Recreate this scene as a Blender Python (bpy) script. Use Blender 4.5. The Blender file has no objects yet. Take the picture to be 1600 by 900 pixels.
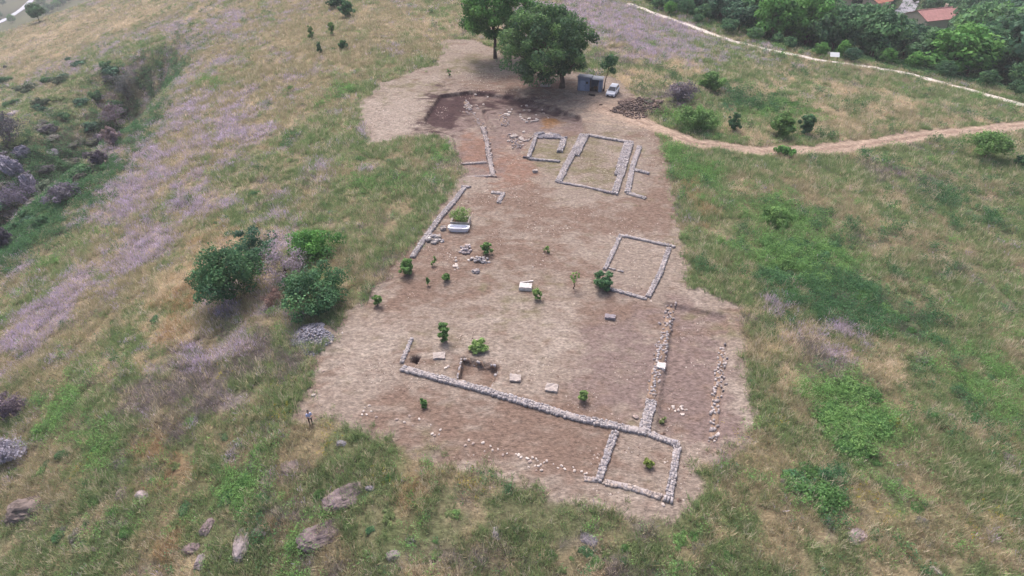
import bpy, bmesh, math
import numpy as np
from mathutils import Vector, Matrix, Euler

R = math.radians
rng = np.random.default_rng(7)
scn = bpy.context.scene
COL = scn.collection

# ------------------------------------------------------------------ camera
CAM_H, PITCH, F = 46.0, R(37.0), 1000.0
cam = bpy.data.cameras.new('camera'); camo = bpy.data.objects.new('camera', cam); COL.objects.link(camo)
camo.location = (0, 0, CAM_H); camo.rotation_euler = (R(90) - PITCH, 0, 0)
cam.sensor_width = 36; cam.lens = 36 * F / 1600; cam.clip_start = 0.5; cam.clip_end = 5000
scn.camera = camo
# ------------------------------------------------------------------ world, sun
SUN_EL, SUN_AZ = R(56), R(-18)          # azimuth from +Y (away from the camera), clockwise
w = bpy.data.worlds.new('World'); scn.world = w; w.use_nodes = True
nt = w.node_tree; sky = nt.nodes.new('ShaderNodeTexSky'); sky.sky_type = 'NISHITA'; sky.sun_disc = False
sky.sun_elevation = SUN_EL; sky.sun_rotation = SUN_AZ; sky.dust_density = 6; sky.air_density = 0.8; sky.ozone_density = 0.4
nt.links.new(sky.outputs[0], nt.nodes['Background'].inputs[0]); nt.nodes['Background'].inputs[1].default_value = 0.145
sun = bpy.data.lights.new('sun', 'SUN'); suno = bpy.data.objects.new('sun', sun); COL.objects.link(suno)
sun.energy = 1.7; sun.angle = R(15); sun.color = (1.0, 0.94, 0.93)
sd = Vector((math.sin(SUN_AZ) * math.cos(SUN_EL), math.cos(SUN_AZ) * math.cos(SUN_EL), math.sin(SUN_EL)))
suno.rotation_euler = sd.to_track_quat('Z', 'Y').to_euler()
suno.location = (0, 0, 80)
scn.view_settings.view_transform = 'Standard'; scn.view_settings.look = 'None'
scn.view_settings.exposure = 0.62; scn.view_settings.gamma = 1.0
scn.cycles.max_bounces = 5; scn.cycles.diffuse_bounces = 3; scn.cycles.transparent_max_bounces = 4
scn.cycles.use_denoising = True

# ------------------------------------------------------------------ small maths
HAZE = 0.0003
cP, sP = math.cos(PITCH), math.sin(PITCH)
def ray(u, v):
    x = (np.asarray(u, float) - 800) / F; y = (450 - np.asarray(v, float)) / F
    return np.stack([x, cP + y * sP, -sP + y * cP], -1)
def on_plane(u, v, z=0.0):
    d = ray(u, v); t = (z - CAM_H) / d[..., 2]
    return d * t[..., None] + np.array([0, 0, CAM_H])
def sp(x, k):
    return k * np.logaddexp(0, np.asarray(x) / k)
def smooth(a, b, x):
    t = np.clip((x - a) / (b - a), 0, 1); return t * t * (3 - 2 * t)
def lin(c):
    c = np.asarray(c, float) / 255.0
    return np.where(c <= .04045, c / 12.92, ((c + .055) / 1.055) ** 2.4)
# value noise
_tab = rng.random((256, 256))
def vn(x, y, s, o=0):
    x = np.asarray(x) / s + 37.2 * (o + 1); y = np.asarray(y) / s + 17.9 * (o + 3)
    xi = np.floor(x).astype(int); yi = np.floor(y).astype(int); fx = x - xi; fy = y - yi
    fx = fx * fx * (3 - 2 * fx); fy = fy * fy * (3 - 2 * fy)
    g = lambda a, b: _tab[a & 255, b & 255]
    return (g(xi, yi) * (1 - fx) + g(xi + 1, yi) * fx) * (1 - fy) + (g(xi, yi + 1) * (1 - fx) + g(xi + 1, yi + 1) * fx) * fy
def fbm(x, y, s, o=0, n=4):
    a, t, tot = 1.0, 0, 0
    for i in range(n):
        t = t + a * vn(x, y, s, o + 5 * i); tot += a; a *= .55; s /= 2.1
    return t / tot
def seg_dist(x, y, pts):
    """distance to a polyline, and signed side (positive = left of travel)"""
    best = np.full(np.shape(x), 1e9); side = np.zeros(np.shape(x))
    for (ax, ay), (bx, by) in zip(pts[:-1], pts[1:]):
        dx, dy = bx - ax, by - ay; L = dx * dx + dy * dy
        t = np.clip(((x - ax) * dx + (y - ay) * dy) / L, 0, 1)
        d = np.hypot(x - ax - t * dx, y - ay - t * dy); s = dx * (y - ay) - dy * (x - ax)
        m = d < best; best = np.where(m, d, best); side = np.where(m, np.sign(s), side)
    return best, side
def poly_in(x, y, P):
    """signed distance, positive inside"""
    P = [tuple(p[:2]) for p in P]
    d, _ = seg_dist(x, y, P + [P[0]])
    ins = np.zeros(np.shape(x), bool)
    for (ax, ay), (bx, by) in zip(P, P[1:] + P[:1]):
        c = ((ay > y) != (by > y)) & (x < (bx - ax) * (y - ay) / ((by - ay) + 1e-12) + ax)
        ins ^= c
    return np.where(ins, d, -d)

# ------------------------------------------------------------------ terrain
wp_px = [(985, 5), (1002, 12), (1050, 28), (1100, 46), (1150, 63), (1200, 77), (1250, 87), (1300, 96), (1350, 103), (1400, 111), (1450, 123), (1500, 137), (1550, 152), (1600, 166), (1700, 196)]
def h_right(x): return -8 * (1 - np.exp(-0.09 * sp(np.asarray(x) - 38, 6) / 8))
def hit(u, v, fn=None):
    fn = fn or h_base
    d = ray(u, v); o = np.array([0, 0, CAM_H]); lo = np.zeros(d.shape[:-1]) + 20; hi = lo.copy(); done = np.zeros(lo.shape, bool)
    t = lo.copy()
    for i in range(900):
        p = o + d * t[..., None]; b = p[..., 2] < fn(p[..., 0], p[..., 1])
        new = b & ~done; hi = np.where(new, t, hi); done |= b
        if done.all(): break
        lo = np.where(~done, t, lo); t = np.where(done, t, t * 1.012)
    hi = np.where(done, hi, t)
    for i in range(24):
        m = (lo + hi) / 2; p = o + d * m[..., None]; b = p[..., 2] < fn(p[..., 0], p[..., 1])
        hi = np.where(b, m, hi); lo = np.where(b, lo, m)
    return o + d * hi[..., None]
WP = [tuple(hit(u, v, lambda a, b: h_right(a))[:2]) for u, v in wp_px]
XLy = np.array([0, 45, 60, 85, 108, 206, 400]); XLx = np.array([-22, -21, -21.5, -23, -28, -48, -90])
def h_base(x, y):
    x = np.asarray(x, float); y = np.asarray(y, float)
    xl = np.interp(y, XLy, XLx)
    dl = xl - x
    h = -0.20 * sp(dl - 3, 4) - 0.0006 * np.clip(dl, 0, 120) ** 2
    # crest in the far left corner, falling to the valley
    nx, ny = -.74, .67
    dc = (x + 274) * nx + (y - 326) * ny
    h = h - 55 * (1 - np.exp(-0.6 * sp(dc, 6) / 55))
    # right side eases down
    h = h + h_right(x)
    # beyond the white path
    d, s = seg_dist(x, y, WP)
    dn = np.where(s > 0, d, -d)
    h = h - 22 * (1 - np.exp(-0.25 * sp(dn - 5, 3) / 22))
    # far behind everything: valley
        # front slope
    ax, ay, bx, by = -18, 40.5, 14, 29.5
    L = math.hypot(bx - ax, by - ay); df = -((bx - ax) * (y - ay) - (by - ay) * (x - ax)) / L
    h = h - 0.22 * sp(df - 2, 1.5) * (1 - smooth(14, 34, x))
    return h
GUL = [tuple(p[:2]) for p in hit(*zip(*[(-190, 440), (-80, 335), (25, 262), (105, 205), (165, 150), (205, 100)]))]
gull = np.array(GUL)
EXC = [(662, 187), (688, 148), (735, 142), (800, 151), (905, 180), (916, 203), (880, 218), (838, 205), (815, 232), (780, 277), (724, 273), (713, 245), (709, 214)]
PIT = [(722, 558), (780, 573), (768, 602), (716, 590)]
PIT2 = [(646, 556), (656, 558), (652, 567), (641, 564)]
LOWER = [(1037, 472), (1136, 492), (1135, 535), (1125, 690), (1025, 680), (1050, 500)]
TRENCH = [(756, 168), (761, 182), (772, 199)]
def w2(P, z=0): return [tuple(p[:2]) for p in on_plane(*zip(*P), z)]
EXCw, PITw, PIT2w, LOWw, TRw = w2(EXC), w2(PIT), w2(PIT2), w2(LOWER), w2(TRENCH)
HEAP = hit(1000, 168); HEAP2 = hit(492, 524)
def h_full(x, y):
    h = h_base(x, y)
    d, s = seg_dist(x, y, GUL)
    along = smooth(GUL[-1][1] + 25, GUL[-1][1] - 12, y)
    d = d + 5 * (fbm(x, y, 9, 66, 3) - .5) + 2.5 * (fbm(x, y, 3, 68, 2) - .5)
    h = h - 16 * np.exp(-(d / 14.0) ** 2) * along
    d2 = d
    h = h + 1.6 * (fbm(x, y, 14, 60) - .5) * smooth(50, 10, d2) * along * 2
    # undulation off the terrace
    xl = np.interp(y, XLy, XLx)
    out = np.clip(smooth(0, 15, xl - x) + smooth(28, 50, x) + smooth(140, 170, y) + smooth(32, 24, y), 0, 1)
    h = h + out * (1.3 * (fbm(x, y, 22, 3) - .5) + 0.5 * (fbm(x, y, 5, 4, 3) - .5))
    near = (x > -30) & (x < 50) & (y > 20) & (y < 160)
    hn = 0.16 * (fbm(x, y, 4, 9, 3) - .5)
    def pitf(P, depth, e):
        return -depth * smooth(-e, e, poly_in(x, y, P))
    hn = hn + pitf(EXCw, 0.7, .3) + pitf(PITw, .7, .12) + pitf(PIT2w, .9, .12) + pitf(LOWw, .38, .25)
    dt, _ = seg_dist(x, y, TRw); hn = hn - .5 * smooth(.45, .2, dt)
    hx = np.exp(-((x - HEAP[0]) / 5.5) ** 2 - ((y - HEAP[1]) / 3.0) ** 2)
    hn = hn + hx * (0.9 + 1.4 * (fbm(x, y, 1.6, 12, 3) - .3))
    hx = np.exp(-((x - HEAP2[0]) / 2.1) ** 2 - ((y - HEAP2[1]) / 1.8) ** 2)
    hn = hn + hx * .7
    hd = np.hypot(x - (HEAP[0] + 9), y - (HEAP[1] + 2)); hn = hn + 1.0 * np.exp(-(hd / 5) ** 2)
    return h + np.where(near, hn, 0)
def hz(x, y): return float(h_full(np.array([x]), np.array([y]))[0])
def P(u, v):
    d = ray(u, v); ts = 20 * 1.008 ** np.arange(520); o = np.array([0, 0, CAM_H])
    for _ in range(3):
        p = o + d * ts[:, None]; bel = np.nonzero(p[:, 2] < h_full(p[:, 0], p[:, 1]))[0]; i = int(bel[0]) if len(bel) else len(ts) - 1
        ts = np.linspace(ts[max(i - 1, 0)], ts[i], 24)
    p = o + d * ts[-1]; return float(p[0]), float(p[1]), float(p[2])
def mpp(p):   # metres per photo pixel at a point
    return (p[1] * cP - (p[2] - CAM_H) * sP) / F
def depth_of(x, y, z): return y * cP - (z - CAM_H) * sP

# ------------------------------------------------------------------ zones (all in world space)
CLEAR = [(448, 655), (520, 655), (600, 690), (700, 725), (800, 760), (900, 790), (985, 802), (1060, 815), (1088, 780), (1097, 722), (1165, 702), (1176, 640), (1166, 560), (1165, 480), (1140, 462), (1076, 442), (1068, 380), (1056, 310), (1034, 222), (1010, 178), (985, 140), (960, 122), (900, 112), (860, 95), (800, 85), (740, 60), (695, 62), (680, 100), (590, 130), (558, 165), (570, 225), (640, 215), (690, 213), (714, 245), (716, 285), (650, 370), (600, 430), (545, 480), (475, 560), (472, 620)]
CLEARw = w2(CLEAR)
TRACK = [tuple(p[:2]) for p in hit(*zip(*[(935, 168), (1000, 190), (1080, 222), (1180, 236), (1280, 236), (1380, 221), (1480, 208), (1600, 197), (1750, 190)]))]
CUT2 = w2([(1075, 442), (1140, 462), (1165, 480)])
VK = ['dry', 'green', 'lush', 'lilac', 'orange', 'dark', 'pale', 'grey']
GC = {'dry': (132, 120, 96), 'green': (96, 100, 72), 'lush': (74, 96, 54), 'lilac': (128, 116, 122), 'orange': (134, 114, 88), 'dark': (62, 72, 56), 'pale': (158, 142, 118), 'grey': (104, 96, 92)}
TC = {'dry': [(156, 146, 104), (146, 140, 96), (138, 138, 94), (164, 146, 114)], 'green': [(112, 128, 78), (124, 136, 88), (98, 120, 70), (140, 144, 96)],
      'lush': [(98, 132, 70), (114, 144, 80), (86, 116, 64), (104, 130, 82)], 'lilac': [(170, 158, 170), (158, 144, 156), (180, 168, 178), (142, 132, 124), (160, 148, 140)],
      'orange': [(172, 144, 102), (164, 136, 94), (176, 154, 112)], 'dark': [(70, 98, 62), (84, 112, 70), (62, 86, 62), (90, 118, 84)],
      'pale': [(190, 172, 130), (178, 160, 116), (196, 180, 144)], 'grey': [(130, 120, 112), (146, 134, 132), (112, 108, 88), (118, 124, 84)]}
PATCH = [
 # left hillside
 (120, 50, 160, 35, 'dry', .9), (55, 62, 50, 18, 'pale', 1.1), (170, 45, 60, 12, 'pale', 1.0), (340, 8, 50, 10, 'pale', .9), (330, 45, 60, 18, 'lilac', .7), (190, 70, 110, 14, 'lilac', .6),
 (330, 100, 45, 40, 'lilac', .55), (310, 205, 100, 48, 'lilac', 1.25), (250, 265, 55, 40, 'lilac', .9), (180, 320, 60, 26, 'lilac', .45), (110, 460, 70, 40, 'lilac', .65),
 (25, 540, 40, 50, 'lilac', .9), (190, 400, 60, 40, 'lilac', .45), (300, 330, 50, 40, 'lilac', .6), (330, 560, 70, 24, 'lilac', .9), (270, 610, 90, 40, 'grey', .9), (400, 560, 50, 40, 'grey', 1.0), (450, 310, 30, 60, 'lilac', .6),
 (460, 50, 140, 60, 'dry', 1.1), (420, 110, 60, 60, 'dry', .7), (600, 60, 70, 40, 'dry', .8), (640, 40, 60, 16, 'pale', .4), (560, 18, 26, 8, 'pale', 1), (530, 140, 26, 14, 'lush', 1.1), (600, 112, 60, 14, 'green', 1.2), (525, 155, 20, 14, 'lush', 1.0),
 (610, 270, 110, 50, 'green', 1.0), (600, 292, 40, 12, 'lush', 1.1), (690, 240, 16, 14, 'lush', 1.0), (500, 210, 60, 30, 'green', .9), (400, 290, 50, 50, 'green', .9), (380, 250, 40, 30, 'green', .5), (330, 125, 50, 12, 'lush', .7),
 (330, 395, 40, 30, 'orange', .7), (290, 470, 60, 45, 'orange', .8), (280, 440, 60, 50, 'pale', .9), (270, 520, 50, 30, 'pale', .6), (170, 370, 50, 20, 'lush', .45), (155, 350, 60, 14, 'green', .9), (200, 440, 60, 40, 'dry', .6), (230, 520, 60, 20, 'green', .6),
 (15, 480, 26, 60, 'lush', .9), (60, 440, 30, 30, 'green', .8), (160, 580, 60, 30, 'green', .5), (70, 640, 60, 30, 'dry', .5), (110, 640, 35, 40, 'lush', .9), (30, 830, 50, 50, 'green', .9), (150, 700, 40, 30, 'lush', .75), (200, 700, 30, 20, 'lush', .7), (60, 560, 60, 30, 'dry', .6),
 (90, 140, 100, 30, 'green', 1.0), (100, 200, 90, 60, 'dark', 2.4), (120, 280, 60, 60, 'dark', 1.8), (40, 300, 60, 60, 'green', .9), (10, 270, 40, 70, 'grey', 1.0), (190, 130, 40, 40, 'dark', 1.0), (190, 210, 40, 50, 'grey', .9), (80, 330, 60, 50, 'dark', 1.5), (30, 380, 50, 20, 'grey', .7),
 (140, 250, 20, 40, 'dry', .0),
 # front left
 (230, 690, 45, 22, 'orange', .7), (270, 770, 40, 40, 'orange', .8), (230, 850, 40, 30, 'orange', .5), (120, 760, 50, 30, 'dry', .6), (180, 830, 40, 20, 'lush', .6), (370, 770, 40, 40, 'lush', .8), (350, 680, 60, 40, 'dry', .9), (430, 840, 40, 60, 'green', .8), (450, 880, 30, 20, 'lush', .7),
 (330, 800, 40, 30, 'green', .5), (100, 870, 100, 30, 'green', .7), (460, 690, 40, 40, 'dry', .7), (450, 610, 30, 40, 'green', .9),
 # front
 (640, 770, 30, 44, 'orange', 1.7), (690, 760, 30, 30, 'green', .7), (800, 810, 120, 50, 'green', .8), (560, 700, 60, 40, 'green', .9), (620, 840, 30, 30, 'lush', .9), (820, 850, 60, 40, 'dry', .7), (960, 840, 60, 40, 'grey', .8), (900, 870, 200, 20, 'green', .6), (700, 870, 100, 30, 'grey', .5), (1050, 860, 80, 30, 'dry', .6), (520, 860, 50, 40, 'grey', .5),
 (940, 810, 120, 14, 'green', .8),
 # right
 (960, 30, 90, 24, 'lilac', 1.7), (1040, 62, 60, 26, 'lilac', 1.7), (920, 8, 60, 12, 'lilac', 1.2), (950, 90, 40, 14, 'grey', .8), (1020, 100, 60, 14, 'pale', .6), (1000, 130, 40, 14, 'pale', 1.1), (1065, 150, 20, 12, 'grey', 1.3), (1020, 152, 30, 12, 'grey', .9),
 (1120, 85, 60, 20, 'green', .6), (1300, 150, 160, 30, 'pale', .5), (1300, 180, 200, 25, 'dry', .6), (1440, 170, 120, 20, 'pale', .5), (1350, 140, 100, 20, 'green', .7), (1180, 160, 50, 14, 'dark', .9), (1090, 185, 30, 14, 'lush', 1.5), (1210, 170, 50, 16, 'lush', .8), (1150, 205, 60, 14, 'pale', .7),
 (1300, 118, 60, 8, 'green', 1), (1080, 270, 40, 30, 'lush', .7), (1120, 260, 50, 16, 'green', 1.0), (1090, 300, 16, 30, 'orange', .9), (1120, 320, 60, 40, 'green', .7), (1120, 400, 50, 50, 'green', 1.0), (1215, 340, 30, 14, 'lush', 1.5), (1170, 310, 60, 20, 'dry', .4),
 (1250, 405, 70, 34, 'lush', 1.3), (1290, 450, 90, 30, 'dark', 1.1), (1230, 375, 60, 16, 'dark', .8), (1370, 500, 50, 30, 'dark', .9), (1400, 400, 70, 50, 'dry', 1.1), (1450, 370, 80, 30, 'dry', .6), (1280, 310, 70, 20, 'dry', .7), (1230, 480, 24, 14, 'lilac', 1.1), (1290, 525, 36, 30, 'lilac', 1.6), (1280, 560, 30, 20, 'grey', 1.0),
 (1440, 230, 80, 20, 'green', .7), (1380, 270, 60, 20, 'grey', .5), (1500, 320, 80, 40, 'dark', .35), (1530, 480, 80, 60, 'green', .8), (1500, 640, 90, 80, 'green', .9), (1560, 600, 60, 60, 'lush', .35), (1330, 660, 45, 60, 'lush', 2.0), (1290, 760, 40, 30, 'dark', 1.4), (1250, 650, 26, 26, 'dry', .9),
 (1180, 560, 16, 60, 'dry', .6), (1200, 640, 24, 50, 'green', .9), (1180, 760, 60, 60, 'dry', .45), (1180, 740, 80, 60, 'green', .5), (1460, 800, 120, 40, 'dry', .7), (1400, 730, 30, 30, 'grey', .5), (1550, 870, 60, 40, 'dry', .7), (1260, 860, 60, 40, 'dry', .5), (1360, 860, 60, 40, 'green', .6), (1560, 300, 60, 40, 'green', .7),
 (1450, 560, 100, 40, 'dark', .3), (1300, 270, 60, 14, 'green', .8), (1440, 470, 60, 30, 'dark', .5),
]
_pp = np.array([(a, b) for a, b, *_ in PATCH], float)
_pw = hit(_pp[:, 0], _pp[:, 1])
_ex = hit(_pp[:, 0], np.maximum(_pp[:, 1] - np.array([p[3] for p in PATCH]), -60)); _ex2 = hit(_pp[:, 0], _pp[:, 1] + np.array([p[3] for p in PATCH]))
PW = []
for p, c, e, e2 in zip(PATCH, _pw, _ex, _ex2):
    rx = p[2] * depth_of(*c) / F; ry = max(1.5, min(abs(e[1] - e2[1]) / 2, 45))
    PW.append((c[0], c[1], rx, ry, VK.index(p[4]), p[5]))
def veg_weights(x, y):
    W = np.zeros((len(VK),) + np.shape(x))
    right = smooth(-20, 40, x)
    frontm = smooth(45, 34, y); leftm = 1 - smooth(-40, -18, x); W[0] = .48 - .1 * right - .08 * frontm + .34 * leftm; W[1] = .56 + .32 * right + .22 * frontm; W[3] = .12 + .2 * (1 - smooth(-45, -15, x)) * smooth(20, 60, y); W[6] = .16 + .12 * leftm + .08 * right; W[7] = .18; W[2] = .16 + .08 * right + .06 * frontm; W[5] = .12 + .12 * right; W[4] = .06
    for cx, cy, rx, ry, k, a in PW:
        m = (np.abs(x - cx) < 3 * rx) & (np.abs(y - cy) < 3 * ry)
        if m.any():
            xx = x[m]; yy = y[m]
            W[k][m] += ((2.2 if cx > 5 else 1.35) if k == 2 else (1.5 if k == 3 else 1.7)) * a * np.exp(-((xx - cx) / rx) ** 2 * .8 - ((yy - cy) / ry) ** 2 * .8)
    # wood floor beyond the path
    d, s = seg_dist(x, y, WP)
    beyond = smooth(8, 18, np.where(s > 0, d, -d))
    W[5] += 1.5 * beyond; far = smooth(6, 16, (x + 274) * -.74 + (y - 326) * .67); W[1] += 1.2 * far; W[5] += 1.2 * far; W[0] *= 1 - .7 * far; W[3] *= 1 - beyond; W[6] *= 1 - beyond
    # downhill streaks: noise stretched along the fall line of the left slope
    for k in range(len(VK)):
        sx, sy = (x + .7 * y) , (y - .7 * x) * .55
        n = .45 * fbm(sx, sy, 7, 20 + k, 3) + .55 * fbm(x, y, 1.5 if k in (2, 5) else 2.4, 50 + k, 3)
        W[k] *= np.exp((8.5 if k != 2 else 7) * (n - .5))
    return W
SOIL = {'mown': (137, 125, 116), 'brown': (117, 99, 89), 'red': (128, 102, 90), 'darks': (66, 50, 52), 'straw': (150, 139, 130), 'mauve': (120, 105, 101), 'ochre': (134, 100, 66), 'olive': (112, 106, 84), 'white': (190, 180, 172), 'track': (158, 142, 128)}
SP = [
 (690, 640, 110, 26, 'brown', 1.4), (860, 680, 90, 36, 'brown', 1.4), (790, 690, 110, 26, 'brown', .9), (620, 630, 60, 26, 'brown', .5), (1005, 545, 60, 70, 'mauve', 1.5), (975, 490, 60, 22, 'brown', 1.2), (950, 600, 60, 40, 'mauve', .9),
 (1090, 570, 36, 90, 'mauve', 1.4), (1080, 640, 40, 40, 'brown', 1.0), (1080, 500, 40, 20, 'brown', .6), (700, 440, 50, 36, 'brown', 1.2), (740, 385, 60, 30, 'brown', 1.0), (640, 480, 50, 26, 'brown', .9), (770, 320, 60, 18, 'brown', .8), (890, 340, 110, 16, 'brown', 1.2), (980, 330, 70, 16, 'brown', .9), (860, 410, 60, 40, 'brown', .5),
 (798, 250, 26, 34, 'red', 2.2), (740, 215, 22, 22, 'red', 1.6), (748, 257, 22, 10, 'red', 1.4), (735, 232, 10, 20, 'mauve', .9), (700, 168, 32, 24, 'darks', 3.2), (760, 155, 60, 10, 'darks', 1.6), (830, 172, 60, 12, 'darks', .7), (862, 186, 14, 8, 'ochre', 2.2), (895, 198, 22, 10, 'brown', 1.6),
 (780, 190, 60, 24, 'mauve', 1.3), (620, 170, 46, 46, 'straw', 1.4), (730, 215, 0.1, .1, 'straw', 0), (700, 205, 26, 14, 'straw', 1.0), (640, 140, 60, 20, 'olive', .5), (860, 235, 30, 20, 'olive', .9), (925, 255, 50, 40, 'olive', .8), (1000, 415, 40, 40, 'mown', .8),
 (960, 180, 50, 12, 'track', 1.6), (850, 140, 70, 14, 'red', .9), (780, 130, 60, 14, 'brown', .6), (900, 150, 60, 14, 'track', 1.0), (1000, 700, 40, 40, 'brown', .4), (1040, 250, 14, 40, 'brown', .8), (1030, 290, 20, 30, 'brown', .9), (840, 560, 80, 40, 'straw', .5), (600, 560, 60, 40, 'straw', .6), (880, 500, 40, 40, 'straw', .5),
 (830, 470, 40, 40, 'olive', .5), (1155, 620, 14, 80, 'straw', .7), (1090, 455, 60, 8, 'straw', .8), (1105, 488, 50, 4, 'olive', 1.2), (1130, 510, 14, 12, 'olive', 1.1), (746, 580, 24, 16, 'brown', 3), (649, 562, 5, 5, 'darks', 3), (650, 560, 30, 14, 'brown', .7), (640, 400, 40, 50, 'brown', .4), (960, 770, 60, 14, 'straw', .4), (700, 700, 80, 14, 'olive', .4),
 (1100, 760, 20, 30, 'mown', 1), (560, 640, 50, 20, 'mown', .8), (930, 640, 60, 20, 'brown', .6), (740, 100, 40, 14, 'olive', .5), (1000, 162, 44, 12, 'darks', 1.0)]
SK = list(SOIL)
_sp = np.array([(a, b) for a, b, *_ in SP], float); _sw = on_plane(_sp[:, 0], _sp[:, 1])
_se = on_plane(_sp[:, 0], _sp[:, 1] - np.array([p[3] for p in SP]))
SPW = [(c[0], c[1], max(.3, p[2] * depth_of(*c) / F), max(.3, e[1] - c[1]), SK.index(p[4]), p[5]) for p, c, e in zip(SP, _sw, _se)]
SPOLY = [(EXCw, 5, 1.6, .3), (w2([(662, 188), (688, 147), (736, 143), (734, 160), (716, 178), (704, 196)]), 3, 16, .3), (w2([(775, 148), (830, 157), (905, 180), (903, 186), (830, 166), (775, 156)]), 3, 4, .3), (w2([(880, 195), (918, 196), (914, 206), (880, 206)]), 1, 4, .3),
  (LOWw, 1, .9, .3), (LOWw, 5, 1.0, .3), (w2([(925, 470), (1035, 490), (1010, 655), (905, 630)]), 5, .8, 1.2), (PITw, 1, 5, .15), (PIT2w, 3, 9, .1), (w2([(645, 618), (950, 672), (936, 745), (780, 710), (640, 660)]), 1, .6, 1.5), (w2([(722, 200), (757, 205), (765, 245), (722, 247)]), 2, 3, .4)]
def soil_color(x, y):
    W = np.zeros((len(SK),) + np.shape(x)); W[0] = .75; W[1] = .22; W[4] = .22; W[7] = .12
    for cx, cy, rx, ry, k, a in SPW:
        m = (np.abs(x - cx) < 3 * rx) & (np.abs(y - cy) < 3 * ry)
        if m.any(): W[k][m] += 1.6 * a * np.exp(-((x[m] - cx) / rx) ** 2 * .9 - ((y[m] - cy) / ry) ** 2 * .9)
    for Pg, k, a, e in SPOLY: W[k] += a * smooth(-e, e, poly_in(x, y, Pg) + .5 * (vn(x, y, 1.1, 170) - .5))
    for k in range(len(SK)):
        W[k] *= np.exp(7.0 * (.45 * fbm(x, y, 4.5, 80 + k, 3) + .55 * fbm(x * .6, y, .8, 100 + k, 2) - .5))
    W = W ** 2.0; W /= W.sum(0)
    c = np.array([lin(SOIL[k]) for k in SK])
    return np.tensordot(W, c, axes=(0, 0))
def masks(x, y):
    """clear mask (1 = mown or bare), track mask, path mask, forecourt etc."""
    wob = 2.0 * (fbm(x, y, 2.5, 70, 3) - .5) + 1.0 * (fbm(x, y, .8, 75, 2) - .5)
    c = poly_in(x, y, CLEARw) + wob
    dt, _ = seg_dist(x, y, TRACK); tr = 1.9 - dt + wob * .7
    dp, _ = seg_dist(x, y, WP); wp = 1.15 - dp + .25 * (fbm(x, y, 2, 77, 2) - .5)
    dw = smooth(30, 34, y)
    return c, tr, wp

# ------------------------------------------------------------------ object helpers
def put(o, parent=None):
    COL.objects.link(o)
    if parent is not None: o.parent = parent
    return o
def tag(o, label=None, cat=None, group=None, kind=None):
    if label: o['label'] = label
    if cat: o['category'] = cat
    if group: o['group'] = group
    if kind: o['kind'] = kind
    return o
def empty(name, loc, rz=0.0, label=None, cat=None, group=None):
    o = bpy.data.objects.new(name, None); o.location = loc; o.rotation_euler = (0, 0, rz); o.empty_display_size = .3
    put(o); return tag(o, label, cat, group)
def np_mesh(name, V, faces, n, cols=None, mat=None, smooth_=False):
    """faces: int array (k, n)"""
    me = bpy.data.meshes.new(name); V = np.ascontiguousarray(V, np.float32); faces = np.ascontiguousarray(faces, np.int32)
    me.vertices.add(len(V)); me.vertices.foreach_set('co', V.ravel())
    me.loops.add(faces.size); me.loops.foreach_set('vertex_index', faces.ravel())
    me.polygons.add(len(faces)); me.polygons.foreach_set('loop_start', np.arange(0, faces.size, n, dtype=np.int32))
    if smooth_: me.polygons.foreach_set('use_smooth', np.ones(len(faces), bool))
    me.update(calc_edges=True)
    if cols is not None:
        a = me.color_attributes.new('Col', 'FLOAT_COLOR', 'POINT')
        c = np.ones((len(V), 4), np.float32); c[:, :3] = cols; a.data.foreach_set('color', c.ravel())
    if mat: me.materials.append(mat)
    return me
def obj(name, me, parent=None, loc=(0, 0, 0), rz=0.0):
    o = bpy.data.objects.new(name, me); o.location = loc; o.rotation_euler = (0, 0, rz); return put(o, parent)
MATS = {}
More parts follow.
